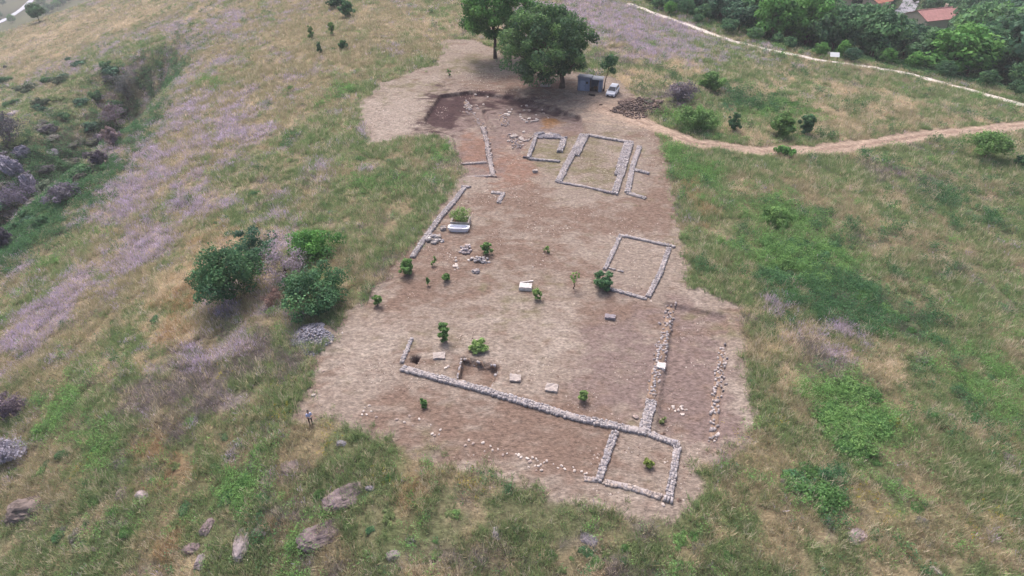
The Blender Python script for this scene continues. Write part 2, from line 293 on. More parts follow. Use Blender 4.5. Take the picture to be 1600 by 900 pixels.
def mat(name, col=None, rough=.85, noise=.25, scale=6.0, attr=False, bump=0.0, bscale=None, metal=0.0, spec=.3, trans=0.0, detail=4.0):
    if name in MATS: return MATS[name]
    m = bpy.data.materials.new(name); m.use_nodes = True; n = m.node_tree; b = n.nodes['Principled BSDF']
    b.inputs['Roughness'].default_value = rough; b.inputs['Metallic'].default_value = metal; b.inputs['Specular IOR Level'].default_value = spec
    tc = n.nodes.new('ShaderNodeTexCoord'); no = n.nodes.new('ShaderNodeTexNoise'); no.inputs['Scale'].default_value = scale; no.inputs['Detail'].default_value = detail
    n.links.new(tc.outputs['Object'], no.inputs['Vector'])
    mr = n.nodes.new('ShaderNodeMapRange'); mr.inputs['From Min'].default_value = .3; mr.inputs['From Max'].default_value = .7
    mr.inputs['To Min'].default_value = 1 - noise; mr.inputs['To Max'].default_value = 1 + noise
    n.links.new(no.outputs['Fac'], mr.inputs['Value'])
    mx = n.nodes.new('ShaderNodeVectorMath'); mx.operation = 'SCALE'
    if attr:
        at = n.nodes.new('ShaderNodeAttribute'); at.attribute_name = 'Col'; n.links.new(at.outputs['Color'], mx.inputs[0])
    else:
        c = lin(col); mx.inputs[0].default_value = (c[0], c[1], c[2])
    n.links.new(mr.outputs[0], mx.inputs['Scale']); n.links.new(mx.outputs[0], b.inputs['Base Color'])
    if bump > 0:
        bp = n.nodes.new('ShaderNodeBump'); bp.inputs['Strength'].default_value = 1.0; bp.inputs['Distance'].default_value = bump
        nb = n.nodes.new('ShaderNodeTexNoise'); nb.inputs['Scale'].default_value = bscale or scale; nb.inputs['Detail'].default_value = 5
        n.links.new(tc.outputs['Object'], nb.inputs['Vector'])
        n.links.new(nb.outputs['Fac'], bp.inputs['Height']); n.links.new(bp.outputs[0], b.inputs['Normal'])
    if trans > 0:
        tr = n.nodes.new('ShaderNodeBsdfTranslucent'); ms = n.nodes.new('ShaderNodeMixShader'); ms.inputs[0].default_value = trans
        n.links.new(mx.outputs[0], tr.inputs['Color']); out = n.nodes['Material Output']
        n.links.new(b.outputs[0], ms.inputs[1]); n.links.new(tr.outputs[0], ms.inputs[2]); n.links.new(ms.outputs[0], out.inputs['Surface'])
    MATS[name] = m; return m
M_leaf = mat('foliage', attr=True, rough=.7, noise=.2, scale=1.5, trans=.3, spec=.2)
M_grass = mat('grass_blades', attr=True, rough=.85, noise=.15, scale=.8, trans=.35, spec=.1)
M_stone = mat('rubble_stone', attr=True, rough=.9, noise=.28, scale=7, bump=.03, bscale=9)
M_rock = mat('rock', attr=True, rough=.92, noise=.35, scale=1.6, bump=.12, bscale=2.5, detail=8)
M_bark = mat('bark', (84, 70, 62), noise=.3, scale=5, bump=.04)
M_grnd = None

# ------------------------------------------------------------------ ground sheet
def axis(parts):
    out = [parts[0][0]]
    for a, b, s in parts:
        n = max(1, int(round((b - a) / s))); out += list(a + (b - a) * (np.arange(1, n + 1) / n))
    return np.array(out)
xs = axis([(-1500, -600, 90), (-600, -260, 12), (-260, -130, 1.6), (-130, -30, .5), (-30, 45, .2), (45, 110, .4), (110, 190, 1.2), (190, 600, 12), (600, 1500, 90)])
ys = axis([(-200, 0, 20), (0, 22, 1.5), (22, 150, .24), (150, 230, .6), (230, 420, 2.2), (420, 800, 14), (800, 3000, 130)])
X, Y = np.meshgrid(xs, ys); x = X.ravel(); y = Y.ravel()
Z = h_full(x, y)
c_, tr_, wp_ = masks(x, y)
Wv = veg_weights(x, y); Wn = Wv ** 2.2; Wn /= Wn.sum(0)
gcol = np.tensordot(Wn, np.array([lin(GC[k]) for k in VK]), axes=(0, 0))
scol = soil_color(x, y)
mc = smooth(-.35, .35, c_)[:, None]
col = gcol * (1 - mc) + scol * mc
tm = smooth(-.5, .5, tr_)[:, None]
trc = lin((164, 145, 130)) * (.85 + .3 * fbm(x, y, 1.2, 90, 3))[:, None]
dtc, _ = seg_dist(x, y, TRACK)
mid = (smooth(.75, .25, dtc) * .6 + smooth(1.1, 1.6, dtc) * .3) * (fbm(x, y, 3, 91, 2) > .42)
trc = trc * (1 - mid[:, None]) + lin((126, 106, 94)) * mid[:, None]
col = col * (1 - tm) + trc * tm
pm = smooth(-.15, .15, wp_)[:, None]
col = col * (1 - pm) + lin((206, 198, 190)) * (.9 + .2 * fbm(x, y, 1.5, 92, 2))[:, None] * pm
nx_, ny_ = len(xs), len(ys)
idx = np.arange(nx_ * ny_).reshape(ny_, nx_)
quads = np.stack([idx[:-1, :-1], idx[:-1, 1:], idx[1:, 1:], idx[1:, :-1]], -1).reshape(-1, 4)
M_grnd = bpy.data.materials.new('ground'); M_grnd.use_nodes = True
n = M_grnd.node_tree; b = n.nodes['Principled BSDF']; b.inputs['Roughness'].default_value = .95; b.inputs['Specular IOR Level'].default_value = .1
at = n.nodes.new('ShaderNodeAttribute'); at.attribute_name = 'Col'; tc = n.nodes.new('ShaderNodeTexCoord')
def noise_node(scale, detail=4, stretch=None, rough=.6):
    no = n.nodes.new('ShaderNodeTexNoise'); no.inputs['Scale'].default_value = scale; no.inputs['Detail'].default_value = detail; no.inputs['Roughness'].default_value = rough
    mp = n.nodes.new('ShaderNodeMapping'); mp.inputs['Scale'].default_value = stretch or (1, 1, 1); mp.inputs['Rotation'].default_value = (0, 0, R(12))
    n.links.new(tc.outputs['Object'], mp.inputs[0]); n.links.new(mp.outputs[0], no.inputs['Vector']); return no
def maprange(src, a, b_, lo, hi):
    m = n.nodes.new('ShaderNodeMapRange'); m.inputs['From Min'].default_value = a; m.inputs['From Max'].default_value = b_; m.inputs['To Min'].default_value = lo; m.inputs['To Max'].default_value = hi
    n.links.new(src, m.inputs['Value']); return m.outputs[0]
n1 = noise_node(2.2, 6, (.8, 1.3, 1)); n2 = noise_node(.5, 4); n3 = noise_node(7, 3, (.5, 1.4, 1))
mul = n.nodes.new('ShaderNodeMath'); mul.operation = 'MULTIPLY'
n.links.new(maprange(n1.outputs['Fac'], .34, .66, .66, 1.3), mul.inputs[0]); n.links.new(maprange(n3.outputs['Fac'], .32, .68, .7, 1.3), mul.inputs[1])
vs = n.nodes.new('ShaderNodeVectorMath'); vs.operation = 'SCALE'; n.links.new(at.outputs['Color'], vs.inputs[0]); n.links.new(mul.outputs[0], vs.inputs['Scale'])
mx = n.nodes.new('ShaderNodeMix'); mx.data_type = 'RGBA'; mx.blend_type = 'MIX'
n.links.new(maprange(n2.outputs['Fac'], .45, .7, 0, .22), mx.inputs['Factor']); n.links.new(vs.outputs[0], mx.inputs['A'])
mx.inputs['B'].default_value = (*lin((104, 86, 80)), 1)
n.links.new(mx.outputs['Result'], b.inputs['Base Color'])
bp = n.nodes.new('ShaderNodeBump'); bp.inputs['Strength'].default_value = 1; bp.inputs['Distance'].default_value = .14; n.links.new(n1.outputs['Fac'], bp.inputs['Height']); n.links.new(bp.outputs[0], b.inputs['Normal'])
g = obj('ground', np_mesh('ground', np.stack([x, y, Z], -1), quads, 4, col, M_grnd, True)); tag(g, kind='structure')

# ------------------------------------------------------------------ grass, ground cover, thistles (uncountable)
def in_view(x, y, z, mx=70, my=60):
    d = y * cP - (z - CAM_H) * sP; up = y * sP + (z - CAM_H) * cP
    u = 800 + F * x / d; v = 450 - F * up / d
    return (d > 5) & (u > -mx) & (u < 1600 + mx) & (v > -my) & (v < 900 + my), d
def scatter(N, x0, x1, y0, y1):
    return rng.uniform(x0, x1, N), rng.uniform(y0, y1, N)
bx, by = [], []
for (x0, x1, y0, y1, dens) in [(-95, 95, 16, 70, 16.0), (-140, 120, 70, 110, 10), (-200, 150, 110, 165, 6), (-260, 200, 165, 260, 3), (-340, 300, 260, 420, .5)]:
    N = int((x1 - x0) * (y1 - y0) * dens); a, c = scatter(N, x0, x1, y0, y1); bx.append(a); by.append(c)
gx = np.concatenate(bx); gy = np.concatenate(by); gz = h_full(gx, gy)
ok, gd = in_view(gx, gy, gz)
c_, tr_, wp_ = masks(gx, gy)
ok &= (c_ < .05 + rng.exponential(.3, len(gx))) & (tr_ < 0) & (wp_ < -.3)
ok &= ~((np.exp(-((gx - HEAP[0]) / 5.5) ** 2 - ((gy - HEAP[1]) / 3.0) ** 2) > .35) & (rng.random(len(gx)) < .6))
ok &= ~(np.exp(-((gx - HEAP2[0]) / 2.1) ** 2 - ((gy - HEAP2[1]) / 1.8) ** 2) > .4)
gx, gy, gz, gd = gx[ok], gy[ok], gz[ok], gd[ok]
W = veg_weights(gx, gy); kind = np.argmax(W * np.exp(rng.normal(0, .6, W.shape)), 0)
bare = vn(gx, gy, 2.3, 140) * .6 + vn(gx, gy, 7, 141) * .4
ok = ~((bare > .70) & (rng.random(len(gx)) < .8))
gx, gy, gz, gd, kind = gx[ok], gy[ok], gz[ok], gd[ok], kind[ok]
print('tufts', len(gx))
def blades(idx, nb, rad, hmin, hmax, wd, lean, cols, zlo=0.0, leafy=False, heads=None):
    """triangles; returns V, C"""
    n_ = len(idx); far = (np.clip(gd[idx] / 90, .75, 2.6))[:, None]
    cx, cy, cz = gx[idx][:, None], gy[idx][:, None], gz[idx][:, None]
    big = (.75 + .9 * vn(gx[idx], gy[idx], 3.5, 150))[:, None]
    a = rng.uniform(0, 2 * np.pi, (n_, nb)); r = rad * np.sqrt(rng.random((n_, nb))) * far ** .7
    px, py = cx + r * np.cos(a), cy + r * np.sin(a)
    tone = np.exp(rng.normal(0, .10, (n_, 1)))
    cc = cols[rng.integers(0, len(cols), n_)][:, None, :] * .7 + cols[rng.integers(0, len(cols), (n_, nb))] * .3
    cc = cc * (tone * np.exp(rng.normal(0, .10, (n_, nb))))[..., None]
    if not leafy:
        H = rng.uniform(hmin, hmax, (n_, nb)) * big
        la = rng.uniform(0, 2 * np.pi, (n_, nb)); ll = H * np.abs(rng.normal(lean, .3, (n_, nb)))
        wa = rng.uniform(0, 2 * np.pi, (n_, nb)); ww = wd * far ** .8 * rng.uniform(.6, 1.4, (n_, nb)) / 2
        pz = cz - .03 + np.zeros_like(px)
        v0 = np.stack([px - ww * np.cos(wa), py - ww * np.sin(wa), pz], -1); v1 = np.stack([px + ww * np.cos(wa), py + ww * np.sin(wa), pz], -1)
        v2 = np.stack([px + ll * np.cos(la), py + ll * np.sin(la), pz + H], -1)
        if heads is not None:      # seed heads: turn part of the blades upside down so the wide end is on top
            up = rng.random((n_, nb)) < heads
            hgt = H[..., None] * np.array([0, 0, 1.0]); off = (v2 - (v0 + v1) / 2)
            a0 = np.where(up[..., None], v0 + off * .92, v0); a1 = np.where(up[..., None], v1 + off * 1.06, v1); a2 = np.where(up[..., None], (v0 + v1) / 2 + off * .5, v2)
            v0, v1, v2 = a0, a1, a2
    else:
        H = rng.uniform(hmin, hmax, (n_, nb)) * big * np.sqrt(np.clip(1 - (r / (rad * 1.15 * far ** .7)) ** 2, .05, 1))
        c0 = np.stack([px, py, cz + H], -1); s = wd * far[..., None] ** .8 * rng.uniform(.6, 1.3, (n_, nb, 1))
        t1 = rng.normal(0, 1, (n_, nb, 3)); t1[..., 2] *= .5; t1 /= np.linalg.norm(t1, axis=-1, keepdims=True)
        t2 = rng.normal(0, 1, (n_, nb, 3)); t2[..., 2] *= .5; t2 /= np.linalg.norm(t2, axis=-1, keepdims=True)
        v0, v1, v2 = c0 + s * t1, c0 + s * t2, c0 - s * (t1 + t2) * .5
    V = np.stack([v0, v1, v2], 2).reshape(-1, 3); C = np.repeat(cc.reshape(-1, 1, 3), 3, 1).reshape(-1, 3)
    return V, C
def build_stuff(name, parts, label, cat):
    V = np.concatenate([p[0] for p in parts]); C = np.concatenate([p[1] for p in parts])
    o = obj(name, np_mesh(name, V, np.arange(len(V)).reshape(-1, 3), 3, C, M_grass)); tag(o, label, cat, kind='stuff'); print(name, len(V) // 3)
tcl = {k: np.array([lin(c) for c in TC[k]]) * np.array({'lilac': (1.62, 1.62, 1.85), 'green': (1.58, 1.64, 2.1), 'orange': (1.3, 1.4, 1.8), 'lush': (1.45, 1.55, 1.7), 'dark': (1.25, 1.45, 1.5), 'grey': (1.45, 1.45, 1.75)}.get(k, (1.42, 1.5, 2.0))) for k in VK}
sel = lambda k: np.nonzero(kind == VK.index(k))[0]
build_stuff('grass', [blades(np.nonzero((kind != 2) & (kind != 5) & (rng.random(len(kind)) < .06))[0], 12, .25, .6, 1.0, .05, .35, tcl['pale'] * .95, heads=.4), blades(sel('dry'), 10, .38, .25, .6, .055, .5, tcl['dry'], heads=.35), blades(sel('green'), 11, .36, .25, .6, .065, .45, tcl['green'], heads=.15),
    blades(sel('pale'), 10, .38, .25, .6, .05, .55, tcl['pale'], heads=.4), blades(sel('orange'), 12, .36, .3, .65, .05, .5, tcl['orange'], heads=.3)], 'wild dry and green grass growing over the hillside', 'grass')
build_stuff('ground_cover', [blades(sel('lush'), 16, .42, .2, 1.0, .10, .5, tcl['lush'], leafy=True), blades(sel('dark'), 16, .45, .2, 1.15, .11, .5, tcl['dark'], leafy=True)], 'low leafy green ground cover among the grass', 'ground cover')
build_stuff('dry_thistles', [blades(sel('lilac'), 7, .36, .35, .75, .06, .35, tcl['lilac'], heads=.8), blades(sel('lilac'), 3, .3, .2, .4, .06, .5, tcl['green']),
    blades(sel('grey'), 11, .38, .2, .6, .05, .6, tcl['grey'], heads=.3)], 'greyish lilac thistles and dead stems on the slopes', 'thistles')
# yellow flowers
yf = hit(*np.array([(434, 655), (515, 680), (440, 640), (600, 745), (727, 752), (740, 752), (1155, 685), (1355, 773), (1383, 810), (1404, 668), (1550, 808), (1520, 830), (1210, 660), (125, 738), (350, 590), (440, 600), (515, 700), (1345, 775)]).T)
fx = np.concatenate([rng.normal(p[0], .55, 14) for p in yf]); fy = np.concatenate([rng.normal(p[1], .6, 14) for p in yf])
gx, gy = fx, fy; gz = h_full(fx, fy); gd = depth_of(gx, gy, gz)
build_stuff('yellow_flowers', [blades(np.arange(len(gx)), 8, .2, .4, .6, .07, .5, np.array([lin((196, 172, 50)), lin((180, 168, 60)), lin((130, 140, 60))]), leafy=True)], 'yellow wild flowers dotted through the grass', 'flowers')
# cut straw lying on the mown ground, sparse stubble
sx, sy = scatter(90000, -45, 50, 28, 150); ok, _ = in_view(sx, sy, 0 * sx); c_, tr_, wp_ = masks(sx, sy)
ok &= (c_ > 0) & (fbm(sx, sy, 3, 160, 3) > .47) & (poly_in(sx, sy, EXCw) < 0) & (poly_in(sx, sy, PITw) < 0)
gx, gy = sx[ok], sy[ok]; gz = h_full(gx, gy); gd = depth_of(gx, gy, gz)
build_stuff('cut_straw', [blades(np.arange(len(gx)), 4, .3, .02, .07, .05, 3.5, np.array([lin((176, 162, 148)), lin((160, 146, 132)), lin((140, 130, 108)), lin((110, 96, 88))]))], 'mown straw and stubble lying on the cleared terrace', 'straw')

sx, sy = scatter(60000, -30, 45, 28, 140); c_, tr_, wp_ = masks(sx, sy); ok = (c_ > .2) & (fbm(sx, sy, 4, 165, 3) - .1 * (poly_in(sx, sy, EXCw) > 0) > .59) & (poly_in(sx, sy, PITw) < -.1)
sx, sy = sx[ok], sy[ok]; sz = h_full(sx, sy); k_ = len(sx); T4 = np.array([(1, 0, 0), (-.5, .87, 0), (-.5, -.87, 0), (0, 0, .9)])
V_ = T4[None] * (1 + rng.uniform(-.3, .3, (k_, 4, 3))) * (rng.uniform(.03, .08, (k_, 1, 1)) * (1 + rng.exponential(.3, (k_, 1, 1)))); a_ = rng.uniform(0, 6, (k_, 1)); X_ = V_[..., 0] * np.cos(a_) - V_[..., 1] * np.sin(a_); Y_ = V_[..., 0] * np.sin(a_) + V_[..., 1] * np.cos(a_)
V_ = np.stack([X_ + sx[:, None], Y_ + sy[:, None], V_[..., 2] + sz[:, None]], -1).reshape(-1, 3); F_ = (np.arange(k_) * 4)[:, None, None] + np.array([(0, 1, 3), (1, 2, 3), (2, 0, 3)])[None]
gc_ = np.array([lin(q) for q in [(168, 152, 144), (120, 100, 92), (96, 78, 70), (190, 178, 170), (140, 122, 112)]])[rng.integers(0, 5, k_)]
o = obj('gravel', np_mesh('gravel', V_, F_.reshape(-1, 3), 3, np.repeat(gc_, 4, 0), M_stone if 'M_stone' in globals() else M_grass)); tag(o, 'small stones and clods lying over the bare soil', 'gravel', kind='stuff')
# ------------------------------------------------------------------ stones and rubble walls
CUBE = np.array([(-1, -1, -1), (1, -1, -1), (1, 1, -1), (-1, 1, -1), (-1, -1, 1), (1, -1, 1), (1, 1, 1), (-1, 1, 1)], float)
CF = np.array([(0, 3, 2, 1), (4, 5, 6, 7), (0, 1, 5, 4), (1, 2, 6, 5), (2, 3, 7, 6), (3, 0, 4, 7)])
STC = np.array([lin(c) for c in [(158, 152, 154), (144, 138, 142), (168, 162, 164), (126, 120, 122), (152, 142, 138), (140, 136, 144), (186, 180, 180)]])
def stones_mesh(name, cen, size, rot, cols, m=None, extra=None):
    n_ = len(cen); v = CUBE[None] * (1 + rng.uniform(-.16, .1, (n_, 8, 3))); v = v * size[:, None, :]
    c, s = np.cos(rot)[:, None], np.sin(rot)[:, None]
    vx = v[..., 0] * c - v[..., 1] * s; vy = v[..., 0] * s + v[..., 1] * c
    tx = rng.normal(0, .07, (n_, 1)); ty = rng.normal(0, .07, (n_, 1))
    vz = v[..., 2] + vx * tx + vy * ty
    V = np.stack([vx, vy, vz], -1) + cen[:, None, :]
    Fa = (np.arange(n_) * 8)[:, None, None] + CF[None]
    V = V.reshape(-1, 3); Fa = Fa.reshape(-1, 4); CC = np.repeat(cols, 8, 0)
    if extra: Fa = np.concatenate([Fa, extra[1] + len(V)]); V = np.concatenate([V, extra[0]]); CC = np.concatenate([CC, extra[2]])
    return np_mesh(name, V, Fa, 4, CC, m or M_stone)
def wall_stones(pts, width, height, base=0.0, density=1.0, tint=(1, 1, 1), loose=0.0):
    """pts: world (x, y) polyline -> stones laid in courses across the run"""
    cen, size, rot = [], [], []
    for i, (a, b_) in enumerate(zip(pts[:-1], pts[1:])):
        a = np.array(a); b_ = np.array(b_); L = np.linalg.norm(b_ - a); t = (b_ - a) / L; nn = np.array([-t[1], t[0]])
        ang = math.atan2(t[1], t[0]); e = width / 2
        s = -e * (0.9 if i else 1.0)
        end = L + (e if i == len(pts) - 2 else 0)
        while s < end:
            st = rng.uniform(.12, .3) if rng.random() < .8 else rng.uniform(.32, .5); nc = max(1, int(round(width / rng.uniform(.17, .32))))
            for j in range(nc):
                if rng.random() > density: continue
                off = (j + .5) / nc * width - e + rng.normal(0, .04 + loose * .25)
                p = a + t * (s + st / 2 + rng.normal(0, .05 + loose * .1)) + nn * off
                hh = height * rng.uniform(.9, 1.07) * (.78 + .36 * float(vn(p[0], p[1], 1.6, 210))); z = hz_fast(p[0], p[1])
                k = 1.0 - .35 * loose * rng.random()
                cen.append((p[0], p[1], z + hh / 2 - .06 + base)); size.append((st / 2 * .96 * k, width / nc / 2 * .97 * k, hh / 2 + .06)); rot.append(ang + rng.normal(0, .08 + loose))
            s += st
    cen = np.array(cen); n_ = len(cen)
    cols = (STC[rng.choice(7, n_, p=[.22, .2, .14, .14, .12, .12, .06])] * .6 + STC[0] * .4) * np.array(tint) * np.exp(rng.normal(0, .08, (n_, 1)))
    return cen, np.array(size), np.array(rot), cols
def core_strip(pts, width, top, tone, rag=.0):
    V, Fq, C = [], [], []
    P_ = []
    for a, b_ in zip(pts[:-1], pts[1:]):
        L = math.hypot(b_[0] - a[0], b_[1] - a[1]); n_ = max(2, int(L / .35))
        for i in range(n_): P_.append((a[0] + (b_[0] - a[0]) * i / n_, a[1] + (b_[1] - a[1]) * i / n_))
    P_.append(tuple(pts[-1]))
    for i, q in enumerate(P_):
        a = np.array(P_[max(0, i - 1)]); b_ = np.array(P_[min(len(P_) - 1, i + 1)]); d = (b_ - a) / np.linalg.norm(b_ - a); nn = np.array([-d[1], d[0]])
        w1 = width / 2 * (1 + rag * rng.normal()); w2_ = width / 2 * (1 + rag * rng.normal()); z = hz_fast(*q)
        for o_, zz in ((-w1, -.25), (-w1 * .9, top), (w2_ * .9, top), (w2_, -.25)): r_ = np.array(q) + nn * o_; V.append((r_[0], r_[1], z + zz))
    for i in range(len(P_) - 1):
        k = i * 4
        for j in range(3): Fq.append((k + j, k + j + 1, k + j + 5, k + j + 4))
    Fq += [(0, 3, 2, 1), (len(V) - 4, len(V) - 3, len(V) - 2, len(V) - 1)]
    V = np.array(V); return V, np.array(Fq), lin(tone)[None] * np.exp(rng.normal(0, .1, (len(V), 1)))
_hc = {}
def hz_fast(x, y):
    k = (round(x * 2), round(y * 2))
    if k not in _hc: _hc[k] = hz(k[0] / 2, k[1] / 2)
    return _hc[k]
def ruin(name, label, runs, cat='ruined wall'):
    """runs: (part name, px points, width, height, options)"""
    p0 = on_plane(*runs[0][1][0]); root = empty(name, (float(p0[0]), float(p0[1]), hz(p0[0], p0[1])), 0, label, cat)
    for nm, px, wd, ht, o in runs:
        o = dict(o); lab = o.pop('label', None)
        wd = wd * .88; ht = ht * .6 if ht > .3 else ht * .8
        pts = [tuple(p[:2]) for p in on_plane(*zip(*px), ht * .8)]
        solid = o.get('density', 1) > .84
        cen, size, rot, cols = wall_stones(pts, wd, ht, **o)
        ex = core_strip(pts, wd * (.93 if solid else .98), ht * .84 if solid else .05, (154, 146, 146) if solid else (136, 116, 102), .02 if solid else .2)
        cen = cen - np.array(root.location); ex = (ex[0] - np.array(root.location), ex[1], ex[2])
        ob = obj(nm, stones_mesh(nm, cen, size, rot, cols, None, ex), root)
        if lab: ob['label'] = lab
    return root
ruin('ruined_wall', 'long low rubble wall footing along the near edge, joined to the small square room at its right end', [
    ('wall_run', [(633, 575), (700, 594), (760, 609), (820, 627), (900, 651), (960, 664), (1010, 674)], .85, .5, {}),
    ('wall_run', [(1018, 677), (1056, 691)], .72, .5, {}),
    ('return_wall', [(628, 564), (641, 533)], .5, .32, {}),
    ('cross_wall', [(1008, 664), (1017, 631)], 1.15, .45, {}),
    ('room_wall', [(960, 676), (949, 708), (938, 742)], .75, .42, {}),
    ('room_wall', [(1058, 700), (1052, 740), (1045, 778)], .72, .5, {}),
    ('room_wall', [(948, 752), (985, 760), (1033, 776)], .7, .22, {'tint': (1.0, .93, .84), 'density': .93}),
    ('wall_stub', [(918, 747), (932, 749)], .6, .12, {'tint': (1, .92, .84), 'density': .85})])
ruin('rubble_line', 'sparse double line of loose stones running from the thick cross wall to the terrace step', [
    ('stone_row', [(1017, 622), (1026, 580), (1035, 540), (1043, 505), (1049, 476)], 1.1, .16, {'density': .34, 'loose': .6, 'tint': (.95, .9, .88)}),
    ('stone_edge', [(1037, 560), (1043, 525), (1050, 490)], .3, .2, {'density': .6, 'loose': .25}),
    ('stone_edge', [(1020, 610), (1028, 560), (1036, 520)], .3, .18, {'density': .55, 'loose': .2})], 'stone line')
ruin('rubble_line', 'short broken wall of loose pale stones on the right border of the cleared ground', [
    ('stone_row', [(1131, 538), (1127, 575), (1126, 600), (1120, 640), (1117, 682)], .8, .22, {'density': .4, 'loose': .5, 'tint': (1.06, 1.02, .98)}),
    ('stone_edge', [(1124, 560), (1118, 605), (1113, 640)], .3, .28, {'density': .7, 'loose': .2, 'tint': (1.1, 1.06, 1.02)})], 'stone line')
ruin('ruined_room', 'square footing of a room in the middle of the terrace, behind the round dark bush', [
    ('room_wall', [(969, 366), (1008, 374), (1048, 383)], .5, .4, {}),
    ('room_wall', [(1045, 388), (1032, 425), (1014, 460)], .72, .5, {}),
    ('room_wall', [(1008, 465), (985, 459), (957, 452)], .5, .35, {}),
    ('room_wall', [(968, 370), (958, 393), (946, 418)], .6, .4, {}),
    ('wall_stub', [(950, 418), (974, 425)], .3, .2, {'density': .7})], 'ruined room')
ruin('ruined_room', 'largest rectangular footing near the parked car, with a thick stone wall on each long side', [
    ('thick_wall', [(912, 212), (899, 238)], 1.9, .6, {}),
    ('side_wall', [(893, 243), (874, 280)], 1.15, .55, {}),
    ('back_wall', [(922, 210), (983, 221)], .8, .5, {}),
    ('thick_wall', [(982, 224), (974, 250), (969, 268)], 1.8, .7, {}),
    ('side_wall', [(970, 272), (961, 299)], 1.1, .6, {}),
    ('front_wall', [(873, 284), (915, 291), (957, 301)], .55, .35, {'tint': (.88, .86, .88)})], 'ruined room')
ruin('ruined_wall', 'slim rubble wall with a short spur standing just right of the largest room', [
    ('wall_run', [(999, 229), (989, 258), (981, 296)], .95, .5, {}),
    ('wall_foot', [(983, 301), (1003, 307)], .8, .35, {}),
    ('wall_spur', [(993, 265), (1011, 269)], .7, .3, {})])
ruin('ruined_chapel', 'small five-sided grey footing with a pointed far end, left of the largest room', [
    ('side_wall', [(838, 210), (832, 228), (826, 244)], .7, .7, {}),
    ('front_wall', [(829, 247), (850, 249), (871, 251)], .65, .5, {'tint': (.85, .86, .88)}),
    ('side_wall', [(875, 234), (881, 218)], 1.1, .7, {}),
    ('apse_wall', [(838, 208), (850, 206), (861, 203), (872, 206), (882, 213)],   .85, .75, {'tint': (.78, .8, .86)}),
    ('floor_slab', [(851, 211), (873, 212)], 2.6, .3, {'tint': (.72, .74, .82)})], 'ruined room')
ruin('ruined_wall', 'crooked rubble wall inside the reddish excavation, with two short arms towards the left', [
    ('wall_run', [(754, 193), (760, 212), (763, 234), (770, 266)], .85, .5, {'loose': .3, 'tint': (1, .93, .88), 'density': .9}),
    ('wall_arm', [(723, 249), (757, 247)], .6, .4, {'tint': (1, .93, .88)}),
    ('wall_arm', [(728, 270), (769, 267)], .6, .4, {'tint': (1, .93, .88)}),
    ('wall_spur', [(820, 213), (835, 210)], .5, .3, {'tint': (1.02, .95, .88)})])
ruin('ruined_wall', 'long straight wall along the left side of the terrace beside the white trough', [
    ('wall_run', [(724, 294), (712, 310), (690, 336), (667, 366), (646, 397)], .8, .5, {}),
    ('wall_end', [(724, 290), (732, 291)], .6, .4, {'tint': (.85, .83, .85)})])
ruin('ruined_corner', 'tiny L-shaped corner of stones alone on the bare ground below the red pit', [
    ('wall_run', [(770, 300), (783, 301)], .7, .35, {}),
    ('wall_run', [(785, 304), (779, 314)], .7, .3, {})], 'ruined wall')
ruin('stone_lining', 'thin row of stones lining the square sunken pit under the bushy plant', [
    ('lining', [(780, 572), (768, 602)], .3, .16, {'density': .8}), ('lining', [(723, 557), (778, 571)], .3, .16, {'density': .6}), ('lining', [(721, 560), (715, 590)], .22, .12, {'density': .7})], 'stone lining')
ruin('rubble_line', 'scattered low rubble lines in the dark soil at the far left of the excavation', [
    ('stone_row', [(722, 168), (740, 172), (750, 190)], .8, .2, {'density': .5, 'loose': .7, 'tint': (.98, .9, .86)}), ('stone_row', [(728, 152), (733, 164)], 1.2, .25, {'density': .5, 'loose': .7}),
    ('stone_row', [(784, 172), (790, 188)], 1.5, .25, {'density': .4, 'loose': .6, 'tint': (.98, .9, .86)}), ('stone_row', [(803, 205), (808, 222)], 1.6, .3, {'density': .5, 'loose': .8, 'tint': (.98, .9, .86)})], 'stone line')
# stone heaps
def heap(name, label, px, rx, ry, n_, s0, s1, hh, tint=(1, 1, 1), cat='stone heap'):
    p = np.array(P(*px)); root_loc = p
    a = rng.uniform(0, 2 * np.pi, n_); r = np.sqrt(rng.random(n_)) * (1 + .22 * np.sin(2 * a + p[0]) + .14 * np.sin(5 * a + p[1])); xx = rx * r * np.cos(a); yy = ry * r * np.sin(a)
    zz = h_full(p[0] + xx, p[1] + yy) - p[2] + hh * (1 - r ** 2) * rng.random(n_)
    s = rng.uniform(s0, s1, (n_, 3)); s[:, 2] *= .6
    cols = STC[rng.integers(0, 7, n_)] * np.array(tint) * np.exp(rng.normal(0, .1, (n_, 1)))
    o = obj(name, stones_mesh(name, np.stack([xx, yy, zz + s[:, 2] * .6], -1), s, rng.uniform(0, 3, n_), cols), None, tuple(p)); return tag(o, label, cat)
heap('stone_heap', 'large pale heap of broken stones below the dark bushes at the left edge', (484, 522), 2.3, 2.3, 1300, .05, .11, .22, (.86, .9, 1.02))
heap('stone_heap', 'grey stone heap touching the long straight wall beside the trough', (677, 374), 1.3, 1.2, 60, .1, .28, .3, (.92, .92, .9))
heap('stone_heap', 'pale stone heap nearest the trough, left of the small bush', (728, 391), .75, 1.1, 34, .1, .22, .25, (1.05, 1, 1))
heap('stone_heap', 'mauve stone heap directly below the small bush in mid terrace', (749, 407), 1.1, .7, 34, .1, .22, .25)
heap('stone_heap', 'smallest grey stone heap, lowest of the group of heaps', (744, 425), .42, .36, 30, .1, .22, .2, (.9, .88, .88))
heap('stone_heap', 'brown crumbly spoil heap of clods between the parked car and the dirt track', (998, 166), 5.6, 3.0, 900, .06, .22, .35, (.56, .45, .38), 'spoil heap')
heap('stone_heap', 'pale lumps of earth on the shoulder of the spoil heap', (1062, 160), 1.6, 2.0, 120, .1, .25, .2, (.6, .5, .46), 'spoil heap')
